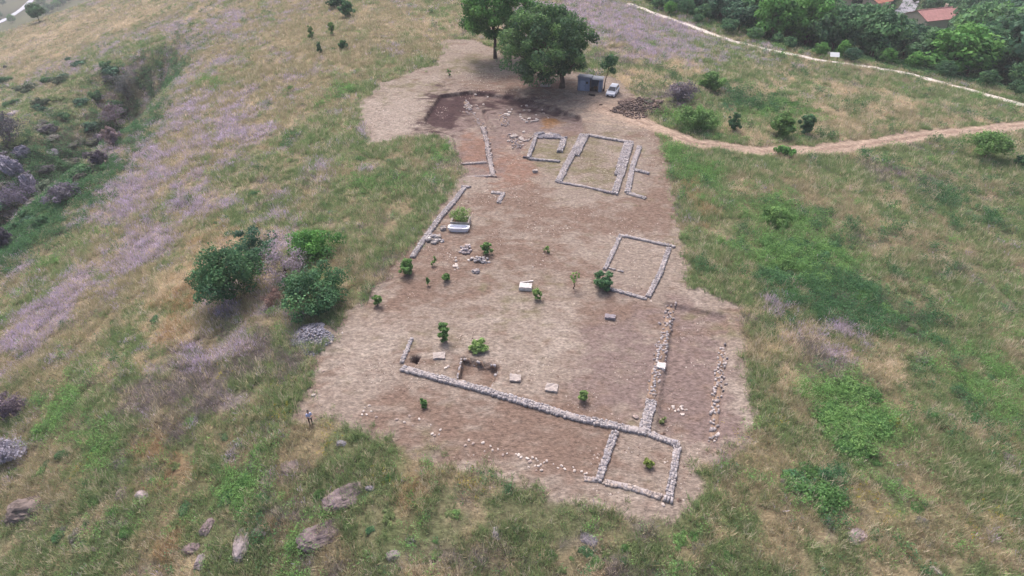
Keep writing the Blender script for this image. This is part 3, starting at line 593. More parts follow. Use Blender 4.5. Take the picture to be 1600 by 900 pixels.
# individual blocks
def prism(bm, pts, z0, z1, inset=0.0):
    lo = [bm.verts.new((px_, py_, z0)) for px_, py_ in pts]
    cx = sum(p[0] for p in pts) / len(pts); cy = sum(p[1] for p in pts) / len(pts)
    hi = [bm.verts.new((px_ + (cx - px_) * inset, py_ + (cy - py_) * inset, z1)) for px_, py_ in pts]
    bm.faces.new(list(reversed(lo))); bm.faces.new(hi)
    for i in range(len(pts)): j = (i + 1) % len(pts); bm.faces.new((lo[i], lo[j], hi[j], hi[i]))
def bx_(bm, x0, x1, y0, y1, z0, z1, M=None):
    vs = [bm.verts.new(c) for c in [(x0, y0, z0), (x1, y0, z0), (x1, y1, z0), (x0, y1, z0), (x0, y0, z1), (x1, y0, z1), (x1, y1, z1), (x0, y1, z1)]]
    if M is not None:
        for v_ in vs: v_.co = M @ v_.co
    for f in [(0, 3, 2, 1), (4, 5, 6, 7), (0, 1, 5, 4), (1, 2, 6, 5), (2, 3, 7, 6), (3, 0, 4, 7)]: bm.faces.new([vs[i] for i in f])
    return vs
def bmo(name, bm, m, parent=None, loc=(0, 0, 0), rz=0.0, bevel=0.0, sm=False):
    if bevel > 0: bmesh.ops.bevel(bm, geom=bm.edges[:], offset=bevel, segments=2, affect='EDGES', profile=.6)
    bmesh.ops.recalc_face_normals(bm, faces=bm.faces[:])
    me = bpy.data.meshes.new(name); bm.to_mesh(me); bm.free(); me.materials.append(m)
    if sm:
        for p_ in me.polygons: p_.use_smooth = True
    return obj(name, me, parent, loc, rz)
M_block = mat('block_stone', (166, 156, 152), noise=.22, scale=3, bump=.04, bscale=6)
M_blockw = mat('white_marble', (202, 196, 194), noise=.2, scale=3, bump=.02, bscale=5)
def block(px, w_, d_, h_, rz, label, m=M_block, name='stone_block', rough=.06):
    p = P(*px); bm = bmesh.new(); bx_(bm, -w_ / 2, w_ / 2, -d_ / 2, d_ / 2, -.1, h_)
    bmesh.ops.subdivide_edges(bm, edges=bm.edges[:], cuts=3, use_grid_fill=True)
    for v_ in bm.verts: v_.co += Vector(rng.normal(0, rough * .5, 3))
    o = bmo(name, bm, m, None, p, rz); return tag(o, label, 'stone block')
block((686, 557), 1.25, .95, .22, .1, 'flat squarish stone slab right of the small dark hole')
block((805, 592), 1.1, .95, .25, -.05, 'pale square stone base, nearest to the right of the sunken pit', M_block)
block((862, 607), 1.2, 1.0, .22, -.25, 'pinkish square stone base, farther right along the row from the sunken pit')
block((953, 497), 1.15, .6, .35, -.2, 'grey stone block lying alone near the head of the loose stone line', mat('grey_block', (148, 140, 146), noise=.2, scale=3, bump=.03))
block((1033, 573), .85, .8, .25, -.35, 'bright square slab set in the middle of the loose stone line', M_blockw)
block((821, 451), 1.5, .95, .5, -.12, 'white marble block in the centre of the terrace', M_blockw)
block((823, 441), 1.6, .18, .14, .2, 'thin white marble strip lying behind the central marble block', M_blockw, rough=.02)
block((693, 358), .7, .7, .4, .3, 'small pale boulder left of the white trough', M_block, rough=.14)
block((852, 135), 2.0, .8, .35, .1, 'pale flat slab in the shade under the widest tree', M_block)
block((1068, 146), .01 + .5, .4, .2, .1, 'small grey stone on the shoulder of the spoil heap', M_block)
block((836, 269), .7, .6, .4, .2, 'pinkish stone standing just below the five-sided footing', M_block, rough=.1)
block((823, 247), 1.2, .3, .3, -.1, 'dark stone touching the near left corner of the five-sided footing', mat('dk_block', (118, 112, 116), noise=.2, scale=3))
block((803, 215), 1.3, .8, .4, .6, 'big pale stone on the red floor between the excavation walls', M_block, rough=.1)
block((834, 190), 1.4, .35, .2, .35, 'long pale stone beside the ochre puddle in the excavation', M_block)
# trough
p = P(717, 360); rt = empty('stone_trough', p, -.06, 'white marble trough, oblong with a hollow, in front of the planted stone box', 'trough')
bm = bmesh.new(); Lx, Wy, Hh = 1.45, .52, .62
def ring(lx, wy, z, cut=.35): return [bm.verts.new(c) for c in [(-lx + cut, -wy, z), (lx - cut, -wy, z), (lx, -wy + .22, z), (lx, wy - .22, z), (lx - cut, wy, z), (-lx + cut, wy, z), (-lx, wy - .22, z), (-lx, -wy + .22, z)]]
rs = [ring(Lx * .86, Wy * .8, -.08), ring(Lx, Wy, Hh * .8), ring(Lx, Wy, Hh), ring(Lx - .2, Wy - .2, Hh, .3), ring(Lx - .3, Wy - .26, .22, .3)]
bm.faces.new(list(reversed(rs[0])))
for a, b_ in zip(rs[:-1], rs[1:]):
    for i in range(8): j = (i + 1) % 8; bm.faces.new((a[i], a[j], b_[j], b_[i]))
bm.faces.new(rs[-1]); bmo('basin', bm, mat('trough_marble', (236, 236, 246), noise=.06, scale=3, rough=.5), rt)
bm = bmesh.new()
bx_(bm, -1.05, 1.05, -.3, .3, -.2, .0)
bmo('footing', bm, M_block, rt)
# stone planter
p = P(720, 350); rt = empty('stone_planter', p, -.1, 'square box of pale stone slabs behind the white trough', 'stone box')
for (x0, x1, y0, y1) in [(-1.3, -1.05, -.9, .9), (1.05, 1.3, -.9, .9), (-1.05, 1.05, -.9, -.68), (-1.05, 1.05, .68, .9)]:
    bm = bmesh.new(); bx_(bm, x0, x1, y0, y1, -.1, .75); bmo('side_slab', bm, M_block, rt, bevel=.03)
bm = bmesh.new(); bx_(bm, -1.04, 1.04, -.67, .67, 0, .5); bmo('soil', bm, mat('soil', (104, 84, 70), noise=.3, scale=4, bump=.05), rt)
PLANT = P(720, 350)
# loose stones, one object each
rockv = []
for k in range(5):
    bm = bmesh.new(); bmesh.ops.create_icosphere(bm, subdivisions=1, radius=1)
    for v_ in bm.verts: v_.co = Vector((v_.co.x * 1.2, v_.co.y * .85, v_.co.z * .6)) * (1 + rng.uniform(-.22, .2))
    me = bpy.data.meshes.new('loose_stone'); bm.to_mesh(me); bm.free(); me.materials.append(mat('loose%d' % (k % 3), [(184, 172, 166), (200, 190, 184), (158, 142, 136)][k % 3], noise=.2, scale=3)); rockv.append(me)
def loose(pxs, label, group, s0=.09, s1=.18):
    for (u, v) in pxs:
        q = P(u, v); s = rng.uniform(s0, s1); o = obj('loose_stone', rockv[rng.integers(5)], None, (q[0], q[1], q[2] + s * .25), rng.uniform(0, 6)); o.scale = (s, s, s); tag(o, label, 'stone', group)
loose([(731 + i * 7 + rng.normal(0, 3), 690 + i * 1.9 + rng.normal(0, 2.6) + (6 if i % 4 == 0 else 0)) for i in range(30)], 'small pale stone in the sparse broken line left of the square room', 'stones in the sparse broken line')
loose([(673, 664), (675, 678), (679, 681), (686, 679), (688, 672), (655, 655), (640, 650), (620, 656), (632, 660), (645, 665)], 'small pale stone of the few lying left of the sparse line', 'stones left of the sparse line')
loose([(568, 643), (570, 637), (577, 634), (580, 643), (566, 648), (573, 648), (588, 652)], 'small stone in the loose ring near the person', 'stones in the loose ring')
loose([(828, 722), (836, 728), (840, 720), (832, 715), (845, 726), (826, 730), (838, 735), (846, 735)], 'small mauve stone in the loose patch right of the sparse line', 'stones in the loose patch')
loose([(714 + rng.normal(0, 2.2), 416 + rng.normal(0, 6)) for i in range(13)], 'small white stone in the loose upright cluster left of the stone heaps', 'white stones left of the heaps', .13, .24)
loose([(490, 618)], 'bright white stone above the person', 'single white stones', .25, .26)
loose([(517, 648)], 'small white stone right of the person', 'single white stones', .12, .13)
loose([(1036, 789)], 'white stone just outside the near corner of the square room', 'single white stones', .2, .21)
loose([(1052 + rng.normal(0, 7), 641 + rng.normal(0, 4)) for i in range(8)] + [(1068 + rng.normal(0, 4), 641 + rng.normal(0, 4)) for i in range(6)], 'small pinkish stone on the bare soil right of the thick cross wall', 'stones right of the cross wall', .09, .2)
loose([(993, 652)], 'flat pale stone left of the thick cross wall', 'single white stones', .3, .31)
loose([(700, 573), (696, 575)], 'small reddish stone between slab and sunken pit', 'stones by the slab', .14, .2)
loose([(490, 585), (505, 580), (520, 505), (530, 500), (535, 520), (524, 527), (518, 535), (505, 545), (498, 538)], 'small stone scattered below the large pale heap', 'stones below the pale heap', .1, .18)
loose([(820 + rng.normal(0, 26), 180 + rng.normal(0, 7)) for i in range(26)] + [(806 + rng.normal(0, 10), 218 + rng.normal(0, 6)) for i in range(12)], 'small pale stone lying on the floor of the reddish excavation', 'stones on the excavation floor', .15, .4)
loose([(745 + rng.normal(0, 14), 165 + rng.normal(0, 10)) for i in range(9)], 'small pale stone in the dark soil at the left of the excavation', 'stones in the dark soil', .15, .36)
# boulders / outcrops
def boulder(px, w_, d_, h_, rz, label, tone=(132, 118, 120), name='boulder', rough=.25, sub=4):
    p = np.array(P(*px)); bm = bmesh.new(); bmesh.ops.create_icosphere(bm, subdivisions=sub, radius=1)
    V = np.array([v_.co[:] for v_ in bm.verts]); k = rng.uniform(0, 50)
    lay = np.floor(V[:, 2] * 4 + .8 * vn(V[:, 0] * 1.0 + k, V[:, 1] + k, .8, 3)) / 4
    q = np.sign(V) * np.abs(V) ** .75
    rr = 1 + rough * 3.2 * (fbm(V[:, 0] * 1 + V[:, 2] * 1.1 + k, V[:, 1] - V[:, 2] * 1.4, .8, 7, 5) - .5) + .16 * (lay - V[:, 2]) + rough * .9 * (np.abs(fbm(V[:, 0] * 2 + k + V[:, 2], V[:, 1] * 2 - V[:, 2], .45, 31, 3) - .5) * -2 + .3)
    for v_, a, r_ in zip(bm.verts, q, rr): v_.co = Vector((a[0] * w_ / 2 * r_, a[1] * d_ / 2 * r_, a[2] * h_ * r_))
    bm.verts.index_update(); me = bpy.data.meshes.new(name); bm.to_mesh(me); bm.free()
    a = me.color_attributes.new('Col', 'FLOAT_COLOR', 'POINT'); nv = len(me.vertices); c = np.ones((nv, 4), np.float32)
    c[:, :3] = lin(tone)[None] * (.45 + .7 * fbm(V[:, 0] * 2 + k, V[:, 1] * 2 + V[:, 2] * 3, .5, 8, 3))[:, None]; a.data.foreach_set('color', c.ravel()); me.materials.append(M_rock)
    o = obj(name, me, None, tuple(p - np.array([0, 0, h_ * .5])), rz); return tag(o, label, 'rock')
boulder((540, 775), 3.6, 2.0, .8, .5, 'broad layered grey rock outcrop under the cleared terrace, upper of the two big ones')
boulder((500, 835), 4.0, 2.2, .9, .45, 'broad layered grey rock outcrop near the bottom edge, lower of the two big ones')
boulder((378, 850), 1.2, 2.8, .9, .05, 'upright pale boulder standing lengthwise in the grass, front left', (168, 156, 158))
boulder((223, 774), 1.7, .9, .6, -.35, 'oblong pale block tilted in the orange grass, front left', (180, 166, 170), rough=.1)
boulder((192, 772), 1.1, 1.4, .7, .0, 'squat grey boulder just left of the oblong pale block', (150, 138, 134))
boulder((326, 822), .9, 1.6, .7, -.3, 'narrow mauve boulder left of the upright pale one', (158, 140, 142))
boulder((45, 795), 4.0, 2.5, 1.4, .3, 'large brown-grey crag at the left edge, near the bottom', (122, 110, 106))
boulder((300, 856), 1.4, .9, .5, .2, 'low mauve rock in orange grass left of the upright pale boulder', (150, 132, 134))
boulder((313, 878), .8, 1.4, .6, 0, 'narrow grey rock below the low mauve rock', (158, 146, 148))
boulder((455, 728), 1.8, 1.4, .4, .2, 'flat grey rock half sunk in grass below the person', (140, 126, 124))
boulder((533, 693), 1.1, .6, .4, .1, 'small blue-grey rock close under the terrace rim', (146, 142, 152))
boulder((530, 738), 1.3, 1.0, .4, .8, 'brownish rock between the blue-grey rock and the upper outcrop', (138, 118, 108))
boulder((578, 763), .8, .5, .35, 0, 'little grey rock immediately right of the upper outcrop', (150, 144, 152))
boulder((775, 834), .7, 1.0, .6, .1, 'lone grey stone in the grass at the bottom centre', (150, 144, 148))
boulder((614, 868), 1.0, .8, .4, .3, 'mottled grey rock at the bottom under a tuft of green', (140, 134, 132))
boulder((1338, 838), 2.0, 1.2, .6, .5, 'pale mottled rock in the grass at lower right', (166, 150, 152))
boulder((1478, 650), 1.6, .9, .5, -.3, 'pale rock in the green slope at right, above the middle', (168, 152, 150))
boulder((1578, 716), 1.1, 1.3, .5, 0, 'grey rock near the right edge', (146, 134, 138))
boulder((1463, 893), 1.2, .5, .4, -.8, 'white oblong rock cut by the bottom edge at right', (200, 188, 184))
boulder((920, 842), 1.5, 1.0, .35, -.5, 'blue-grey rock in the brush below the square room', (136, 130, 138))
boulder((402, 830), 1.2, .9, .4, 0, 'dull mauve rock right of the upright pale boulder', (148, 132, 132))
boulder((147, 858), .9, .6, .4, 0, 'small rock by the bottom left, among green tufts', (140, 126, 120))
boulder((14, 262), 5, 7, 4.2, .9, 'white limestone crag in the ravine at the left edge', (150, 146, 162), rough=.6, sub=5)
boulder((44, 288), 3, 5, 4, .5, 'narrow white limestone rib right of the ravine crag', (150, 146, 162), rough=.6, sub=5)
boulder((34, 242), 4, 3, 2.6, 1.2, 'lumpy grey limestone block on top of the ravine crag', (146, 142, 156), rough=.6, sub=5)
boulder((80, 240), 3, 2, 1.6, .7, 'small white rock above the ravine crag', (180, 172, 180), rough=.3)
boulder((25, 178), 4, 2.4, 1.2, .2, 'pale rock on the far rim of the ravine', (176, 166, 172), rough=.3)
boulder((15, 135), 2.4, 1.6, 1, .2, 'small pale rock high on the ravine flank near the left edge', (188, 176, 170), rough=.3)
boulder((41, 137), 2, 1.6, 1, .2, 'second small pale rock high on the ravine flank, right of the first', (188, 176, 170), rough=.3)
boulder((66, 190), 2.4, 1.6, 1, .2, 'grey rock midway down the ravine flank', (170, 160, 160), rough=.3)
boulder((357, 497), .7, 1.4, 1.0, .2, 'pale blue-grey stone post leaning under the front left bush', (158, 160, 172))

# ------------------------------------------------------------------ trees and bushes
def leaves(centers, radii, per, size, pal, flat=.75, r0=.55):
    """leaf quads on clumps. centers (k,3), radii (k,)"""
    k = len(centers); d = rng.normal(0, 1, (k, per, 3)); d /= np.linalg.norm(d, axis=-1, keepdims=True)
    rad = radii[:, None, None] * (r0 + (1 - r0) * rng.random((k, per, 1)) ** .6) * (1 + .25 * rng.normal(0, 1, (k, per, 1)) * .5)
    c = centers[:, None, :] + d * rad * np.array([1, 1, flat])
    nrm = d + rng.normal(0, .55, d.shape) + np.array([0, 0, .35]); nrm /= np.linalg.norm(nrm, axis=-1, keepdims=True)
    t = np.cross(nrm, rng.normal(0, 1, d.shape)); t /= np.linalg.norm(t, axis=-1, keepdims=True); b_ = np.cross(nrm, t)
    s = size * rng.uniform(.6, 1.35, (k, per, 1))
    V = np.stack([c - t * s, c - b_ * s * .6, c + t * s, c + b_ * s * .6], 2)
    pal = np.array([lin(q) for q in pal]) * np.array((1.2, 1.3, 1.3))
    cc = pal[rng.integers(0, len(pal), k)][:, None, :] * .65 + pal[rng.integers(0, len(pal), (k, per))] * .35
    cc = cc * np.exp(rng.normal(0, .12, (k, 1, 1))) * np.exp(rng.normal(0, .12, (k, per, 1)))
    C = np.repeat(cc[:, :, None, :], 4, 2).reshape(-1, 3)
    return V.reshape(-1, 3), C
def crown_clumps(cx, cy, cz, rx, ry, rz_, k, cr, shell=.5, lumpy=.25, lowcut=-.75):
    out = []; ph = rng.uniform(0, 6); l2 = .3 if lowcut <= -1 else .12
    while len(out) < k:
        d = rng.normal(0, 1, 3); d /= np.linalg.norm(d)
        if d[2] < lowcut: continue
        r = (shell + (1 - shell) * rng.random() ** .5); lob = 1 + lumpy * math.sin(3 * math.atan2(d[1], d[0]) + 2 * d[2] * 3 + cx * 7.1 + k) + l2 * math.sin(2 * math.atan2(d[1], d[0]) + ph) + (rng.exponential(.08) if lowcut <= -1 else 0)
        out.append((cx + d[0] * rx * r * lob, cy + d[1] * ry * r * lob, cz + d[2] * rz_ * r))
    c = np.array(out); c[:, 2] = np.maximum(c[:, 2], cr * .45 if lowcut <= -1 else -9); return c, cr * rng.uniform(.65, 1.3, len(c))
def tube(V, Fq, a, b_, r0, r1, seg=7):
    a = np.array(a, float); b_ = np.array(b_, float); d = b_ - a; L = np.linalg.norm(d); d /= L
    u = np.cross(d, [0.3, .9, .2]); u /= np.linalg.norm(u); w_ = np.cross(d, u); base = len(V)
    for p_, r_ in ((a, r0), (b_, r1)):
        for i in range(seg):
            an = 2 * math.pi * i / seg; V.append(p_ + r_ * (math.cos(an) * u + math.sin(an) * w_))
    for i in range(seg): j = (i + 1) % seg; Fq.append((base + i, base + j, base + seg + j, base + seg + i))
def trunk_mesh(name, H, r, clumps, nl=8, lean=(0, 0), fork=.45, m=None, z0=-.3):
    V, Fq = [], []; p = np.array([0, 0, z0]); n_ = 6
    top = np.array([lean[0], lean[1], H]); pts = [p]
    for i in range(1, n_ + 1): pts.append(np.array([lean[0] * (i / n_) ** 1.3, lean[1] * (i / n_) ** 1.3, H * i / n_]) + rng.normal(0, r * .35, 3) * (i < n_))
    for i in range(n_): tube(V, Fq, pts[i], pts[i + 1], r * (1 - .7 * i / n_) * (1.35 if i == 0 else 1), r * (1 - .7 * (i + 1) / n_))
    if len(clumps):
        for c in clumps[rng.choice(len(clumps), min(nl, len(clumps)), replace=False)]:
            i = rng.integers(max(1, int(n_ * fork)), n_); a = pts[i]; mid_ = (a + c) / 2 + rng.normal(0, .06 * H, 3) * .6
            rr = r * .42 * (1 - .5 * i / n_); tube(V, Fq, a, mid_, rr, rr * .7, 5); tube(V, Fq, mid_, c, rr * .7, rr * .25, 5)
    return np_mesh(name, np.array(V), np.array(Fq), 4, None, m or M_bark, True)
def tree_meshes(H, wid, base_h, k, per, leaf, pal, cr=None, r=None, lean=(0, 0), nl=9, shell=.45, off=(0, 0), low=-.75, flat=.75):
    cz = (H + base_h) / 2; rz_ = (H - base_h) / 2
    cr = cr or wid * .16
    c, rad = crown_clumps(off[0], off[1], cz, wid / 2 - cr * .6, wid / 2 - cr * .6, rz_ - cr * .4, k, cr, shell, lowcut=low)
    V, C = leaves(c, rad, per, leaf, pal, flat)
    cm = np_mesh('crown', V, np.arange(len(V)).reshape(-1, 4), 4, C, M_leaf)
    tm_ = trunk_mesh('trunk', cz * .95, r or H * .03, c, nl, lean)
    return cm, tm_
def tree(name, px, label, cat, H, wid, base_h, k, per, leaf, pal, group=None, z=None, **kw):
    p = P(*px) if z is None else z
    root = empty(name, p, rng.uniform(0, 6) if 'off' not in kw else 0, label, cat, group)
    cm, tm_ = tree_meshes(H, wid, base_h, k, per, leaf, pal, **kw)
    obj('crown' if 'bush' not in name else 'foliage', cm, root); obj('trunk' if 'bush' not in name else 'stem', tm_, root)
    return root
G_big = [(88, 122, 78), (104, 138, 84), (74, 106, 72), (122, 154, 90), (84, 114, 84)]
G_big2 = [(80, 122, 62), (98, 142, 70), (66, 104, 60), (110, 150, 76)]
G_dark = [(68, 100, 70), (82, 116, 78), (60, 88, 66), (98, 130, 86)]
G_lush = [(102, 132, 76), (118, 146, 84), (88, 116, 70)]
G_light = [(126, 148, 88), (140, 160, 98), (112, 134, 80)]
G_blue = [(72, 104, 84), (86, 118, 92), (62, 90, 74)]
tree('oak_tree', (878, 137), 'widest dark green tree on the terrace, crown hanging low beside the grey shed', 'tree', 15.8, 18.8, 1.7, 230, 170, .25, [tuple(int(c * .86) for c in q) for q in G_big], r=.55, off=(-3.2, .6), lean=(-2.6, 0), cr=1.55, nl=18, low=-.9)
tree('oak_tree', (774, 91), 'tall lighter green tree with a clear trunk, left of the widest tree', 'tree', 18.6, 15.8, 3.7, 150, 190, .26, G_big2, r=.42, off=(.4, 0), cr=1.6, nl=14, low=-.85)
tree('young_tree', (943, 142), 'slim leaning young tree between the grey shed and the parked car', 'tree', 7.0, 3.4, 3.0, 14, 120, .18, G_dark, r=.14, cr=.8, nl=5, off=(.9, .6), lean=(.9, .6))
def bush(px, wid, H, pal, label, k=None, leaf=.12, per=70, name='bush', group=None, base=0.0, off=None, cr=None, shell=.25, cat='bush', low=-1, z=None):
    k = int((k or max(12, 13 * wid)) * 1.3); kw = {'off': off} if off else {}
    return tree(name, px, label, cat, H, wid, base, k, per, leaf, pal, r=max(.03, H * .03), cr=cr or wid * .15, nl=9, shell=shell, low=low, group=group, z=z, **kw)
def S(px, wpx, hpx, pal, label, **kw):      # size given in photo pixels at that spot
    q = P(*px); m_ = mpp(q); ang = math.atan2(CAM_H - q[2], q[1]); px = (px[0], px[1] - wpx * .36 * math.sin(ang))
    wid = wpx * m_; H = max(.45, (hpx * m_ - wid * .55 * math.sin(ang)) / math.cos(ang)); H = min(max(H, wid * .55), wid * 2.2)
    return bush(px, wid, H, pal, label, **kw)
S((368, 493), 108, 116, G_dark, 'big dark green bush, front left one of the clump on the left slope', k=60, per=150, leaf=.15, base=.3)
S((395, 420), 60, 66, G_blue, 'bluish green bush at the back left of the clump on the left slope', k=22, per=120, leaf=.14)
S((487, 417), 80, 58, G_big2, 'fresh green bush at the back right of the clump on the left slope', k=34, per=120, leaf=.15)
S((495, 502), 104, 88, G_dark, 'wide dark green bush, front right one of the clump above the pale stone heap', k=46, per=140, leaf=.15, base=.1)
LIL = [(138, 120, 134), (156, 138, 152), (120, 102, 110), (134, 112, 104)]
S((448, 452), 92, 80, [(150, 132, 144), (164, 148, 160), (132, 114, 118)], 'leafless mauve brush in the middle of the bush clump', k=26, per=110, leaf=.09, name='dead_bush')
S((430, 480), 40, 30, [(124, 96, 90), (136, 112, 106)], 'brown dead brush between the two front bushes of the clump', k=16, per=90, leaf=.08, name='dead_bush')
S((637, 432), 24, 29, G_lush, 'round green bush at the foot of the long straight left wall', per=110)
S((697, 442), 15, 16, G_lush, 'small green bush below the stone heaps')
S((590, 480), 14, 22, G_lush, 'thin upright green sprig left of the terrace centre')
S((762, 400), 18, 24, G_lush, 'small green bush just above the mauve stone heap')
S((693, 538), 20, 38, G_lush, 'tall narrow green bush above the flat squarish slab', per=90, low=-.9)
S((748, 552), 28, 18, G_light, 'spreading light green bush on the back rim of the sunken pit', per=80)
S((941, 457), 34, 36, G_dark, 'round dark green bush at the left corner of the middle room', k=26, per=140)
S((897, 455), 18, 34, G_light, 'faint wispy green shoot left of the round dark bush', k=8, per=30, leaf=.09)
S((839, 470), 14, 20, G_light, 'light green sprig right below the white marble block')
S((911, 630), 16, 22, G_light, 'bright light green sprig above the long near wall')
S((662, 638), 12, 16, G_lush, 'small green sprig on the bare soil below the long near wall')
S((1013, 733), 16, 16, [(150, 158, 84), (134, 146, 78)], 'yellowish green tuft inside the near square room')
S((855, 396), 12, 12, G_light, 'tiny pale green sprig in the empty middle of the terrace', k=6, per=30)
S((678, 416), 10, 16, G_light, 'tiny pale sprig right of the round bush at the wall foot', k=6, per=30)
S((669, 448), 8, 16, G_lush, 'tiny dark sprig left of the small bush below the heaps', k=6, per=30)
S((1035, 663), 12, 10, [(120, 128, 84)], 'dull green tuft right of the thick cross wall', k=6, per=30)
bush(None, 3.0, 2.2, G_light, 'light green leafy plant growing out of the stone box', k=24, per=45, leaf=.1, z=(PLANT[0], PLANT[1], PLANT[2] + .5), name='potted_bush')
S((1110, 146), 30, 34, G_lush, 'bright green bush on the meadow behind the spoil heap', per=100, leaf=.18)
S((1145, 208), 18, 32, G_dark, 'narrow dark bush at the upper edge of the dirt track, leftmost there', per=100, leaf=.16)
S((1220, 218), 32, 42, G_lush, 'leafy green bush at the upper edge of the dirt track, middle one', per=110, leaf=.18)
S((1257, 214), 24, 38, G_dark, 'dark upright bush at the upper edge of the dirt track, rightmost there', per=110, leaf=.17)
S((1225, 246), 26, 18, G_big2, 'low green bush on the lower edge of the dirt track', per=90, leaf=.15)
S((1084, 208), 56, 44, G_lush, 'sprawling bright green bramble right of the spoil heap', k=34, per=110, leaf=.17)
S((1215, 358), 50, 34, G_lush, 'bright green bramble on the right slope', k=26, per=110, leaf=.15)
S((1592, 262), 20, 20, G_dark, 'small dark bush at the right edge below the round tree', leaf=.16)
tree('round_tree', (1537, 248), 'small round green tree alone below the dirt track at right', 'tree', 4.6, 6.6, 1.1, 40, 120, .17, G_lush, r=.2, cr=1.1, nl=8, low=-.5)
S((543, 28), 20, 26, G_dark, 'small dark tree on the top slope, lower of the pair', leaf=.26, per=70, cat='tree')
S((526, 12), 26, 22, G_dark, 'small dark tree on the top slope, upper of the pair', leaf=.26, per=70, cat='tree')
S((519, 55), 10, 24, G_lush, 'thin green sapling right of the top slope thicket', leaf=.2, per=40)
S((487, 62), 10, 24, G_lush, 'thin green sapling left of the other two on the top slope', leaf=.2, per=40)
S((501, 84), 9, 18, G_dark, 'thin dark sapling below the other two on the top slope', leaf=.2, per=40)
S((537, 78), 14, 16, G_dark, 'dark little bush right of the lowest sapling', leaf=.2, per=50)
S((702, 119), 7, 14, G_lush, 'lone sprig on the mown ground left of the tall tree', k=6, per=30, leaf=.15)
for px_, wpx, hpx, pal, lab in [((184, 205), 44, 60, LIL, 'bare mauve shrub on the rim of the ravine, roundest one'), ((200, 160), 40, 50, [(104, 104, 104), (90, 96, 84), (118, 112, 118)], 'grey-green shrub at the head of the ravine'),
        ((178, 232), 34, 36, LIL, 'bare mauve shrub just under the roundest one'), ((155, 262), 28, 30, [(112, 98, 112), (96, 90, 88)], 'dark mauve shrub farther down the ravine rim'), ((130, 290), 24, 20, [(110, 104, 92), (98, 94, 88)], 'small brown shrub low on the ravine rim'),
        ((20, 232), 60, 60, [(82, 74, 92), (96, 88, 104), (74, 76, 72)], 'dark purple thicket above the limestone crag'), ((30, 335), 70, 50, [(120, 108, 128), (104, 94, 108)], 'purple thicket below the limestone crag'), ((12, 395), 30, 50, [(96, 86, 100), (80, 76, 84)], 'dark thicket at the left edge below the ravine'), ((100, 322), 50, 30, [(128, 116, 132), (108, 102, 104)], 'thin purple scrub at the foot of the ravine'),
        ((20, 665), 60, 50, [(116, 100, 112), (102, 88, 98)], 'dark mauve dead bush at the left edge'), ((18, 730), 50, 44, [(176, 166, 176), (160, 150, 162)], 'whitish tangle of bare branches at the left edge'), ((1062, 160), 46, 34, [(134, 122, 132), (118, 104, 108)], 'grey mauve dry brush on the spoil heap shoulder')]:
    S(px_, wpx, hpx, pal, lab, k=34, per=70, leaf=.10 if px_[1] > 600 else .17, name='dead_bush', group=None, shell=.05, cr=None)

SCR = []
for i in range(4):
    pal = [G_dark, [(92, 104, 84), (80, 92, 74), (104, 112, 92)], [(112, 102, 112), (96, 88, 96), (90, 98, 80)], G_blue][i]
    SCR.append(tree_meshes(2.2, 3.6, 0, 26, 70, .2, pal, cr=.6, r=.07, nl=7, shell=.1, low=-1))
SLAB = ['dark green scrub bush', 'dull olive scrub bush', 'greyish mauve scrub bush', 'bluish green scrub bush']
for j in range(75):
    u, v = rng.uniform(-10, 215), rng.uniform(95, 400)
    if v < 95 + .0 * u or v > 400 - 1.25 * u + 40: continue
    qq = P(u, v); i = int(rng.integers(4)); root = empty('scrub_bush', qq, rng.uniform(0, 6), SLAB[i] + ' on the flank of the ravine at left', 'bush', 'scrub bushes on the flank of the ravine')
    s = rng.uniform(.5, 1.5); root.scale = (s, s, s * rng.uniform(.6, 1)); obj('foliage', SCR[i][0], root); obj('stem', SCR[i][1], root)
BR = []
for i in range(5):
    pal = [G_lush, [(84, 118, 66), (98, 132, 74), (74, 106, 62)], G_dark, [(118, 130, 84), (104, 116, 76), (130, 138, 96)], [(132, 122, 128), (118, 108, 108), (120, 122, 96)]][i]
    BR.append(tree_meshes(1.1, 2.8, 0, 30, 60, .11, pal, cr=.42, r=.03, nl=5, shell=.1, low=-1))
BLAB = ['bright green bramble mound', 'mid green bramble mound', 'dark green bramble mound', 'dull olive shrub', 'dry mauve shrub']
def mounds(ells, where, group, kinds, smin=.5, smax=1.1, name='bramble'):
    for (cx, cy, rx, ry, nn) in ells:
        for j in range(nn):
            a, r = rng.uniform(0, 2 * math.pi), math.sqrt(rng.random()); u, v = cx + rx * r * math.cos(a), cy + ry * r * math.sin(a); qq = P(u, v)
            c_, tr_, wp_ = masks(np.array([qq[0]]), np.array([qq[1]]))
            if c_[0] > -.7 or tr_[0] > -.7: continue
            i = kinds[int(rng.integers(len(kinds)))]; root = empty(name, (qq[0], qq[1], qq[2] - .1), rng.uniform(0, 6), BLAB[i] + ' ' + where, 'shrub', group)
            s = rng.uniform(smin, smax); root.scale = (s * rng.uniform(.8, 1.4), s, s * rng.uniform(.45, .9)); obj('foliage', BR[i][0], root); obj('stem', BR[i][1], root)
mounds([(1255, 405, 70, 40, 22), (1300, 455, 70, 30, 16), (1380, 500, 40, 24, 8), (1215, 345, 24, 12, 5)], 'among the others on the slope right of the middle room', 'bramble mounds right of the middle room', [0, 1, 1, 2, 2])
mounds([(1330, 650, 42, 55, 26)], 'in the big bright patch at lower right', 'bramble mounds of the lower right patch', [0, 0, 1])
mounds([(1288, 755, 40, 34, 12)], 'in the dark patch below the bright one at lower right', 'bramble mounds of the dark lower right patch', [2, 2, 1])
mounds([(1020, 148, 34, 10, 9)], 'on the back of the spoil heap beside the car', 'shrubs on the back of the spoil heap', [3, 4, 4], .4, .8, 'low_shrub')
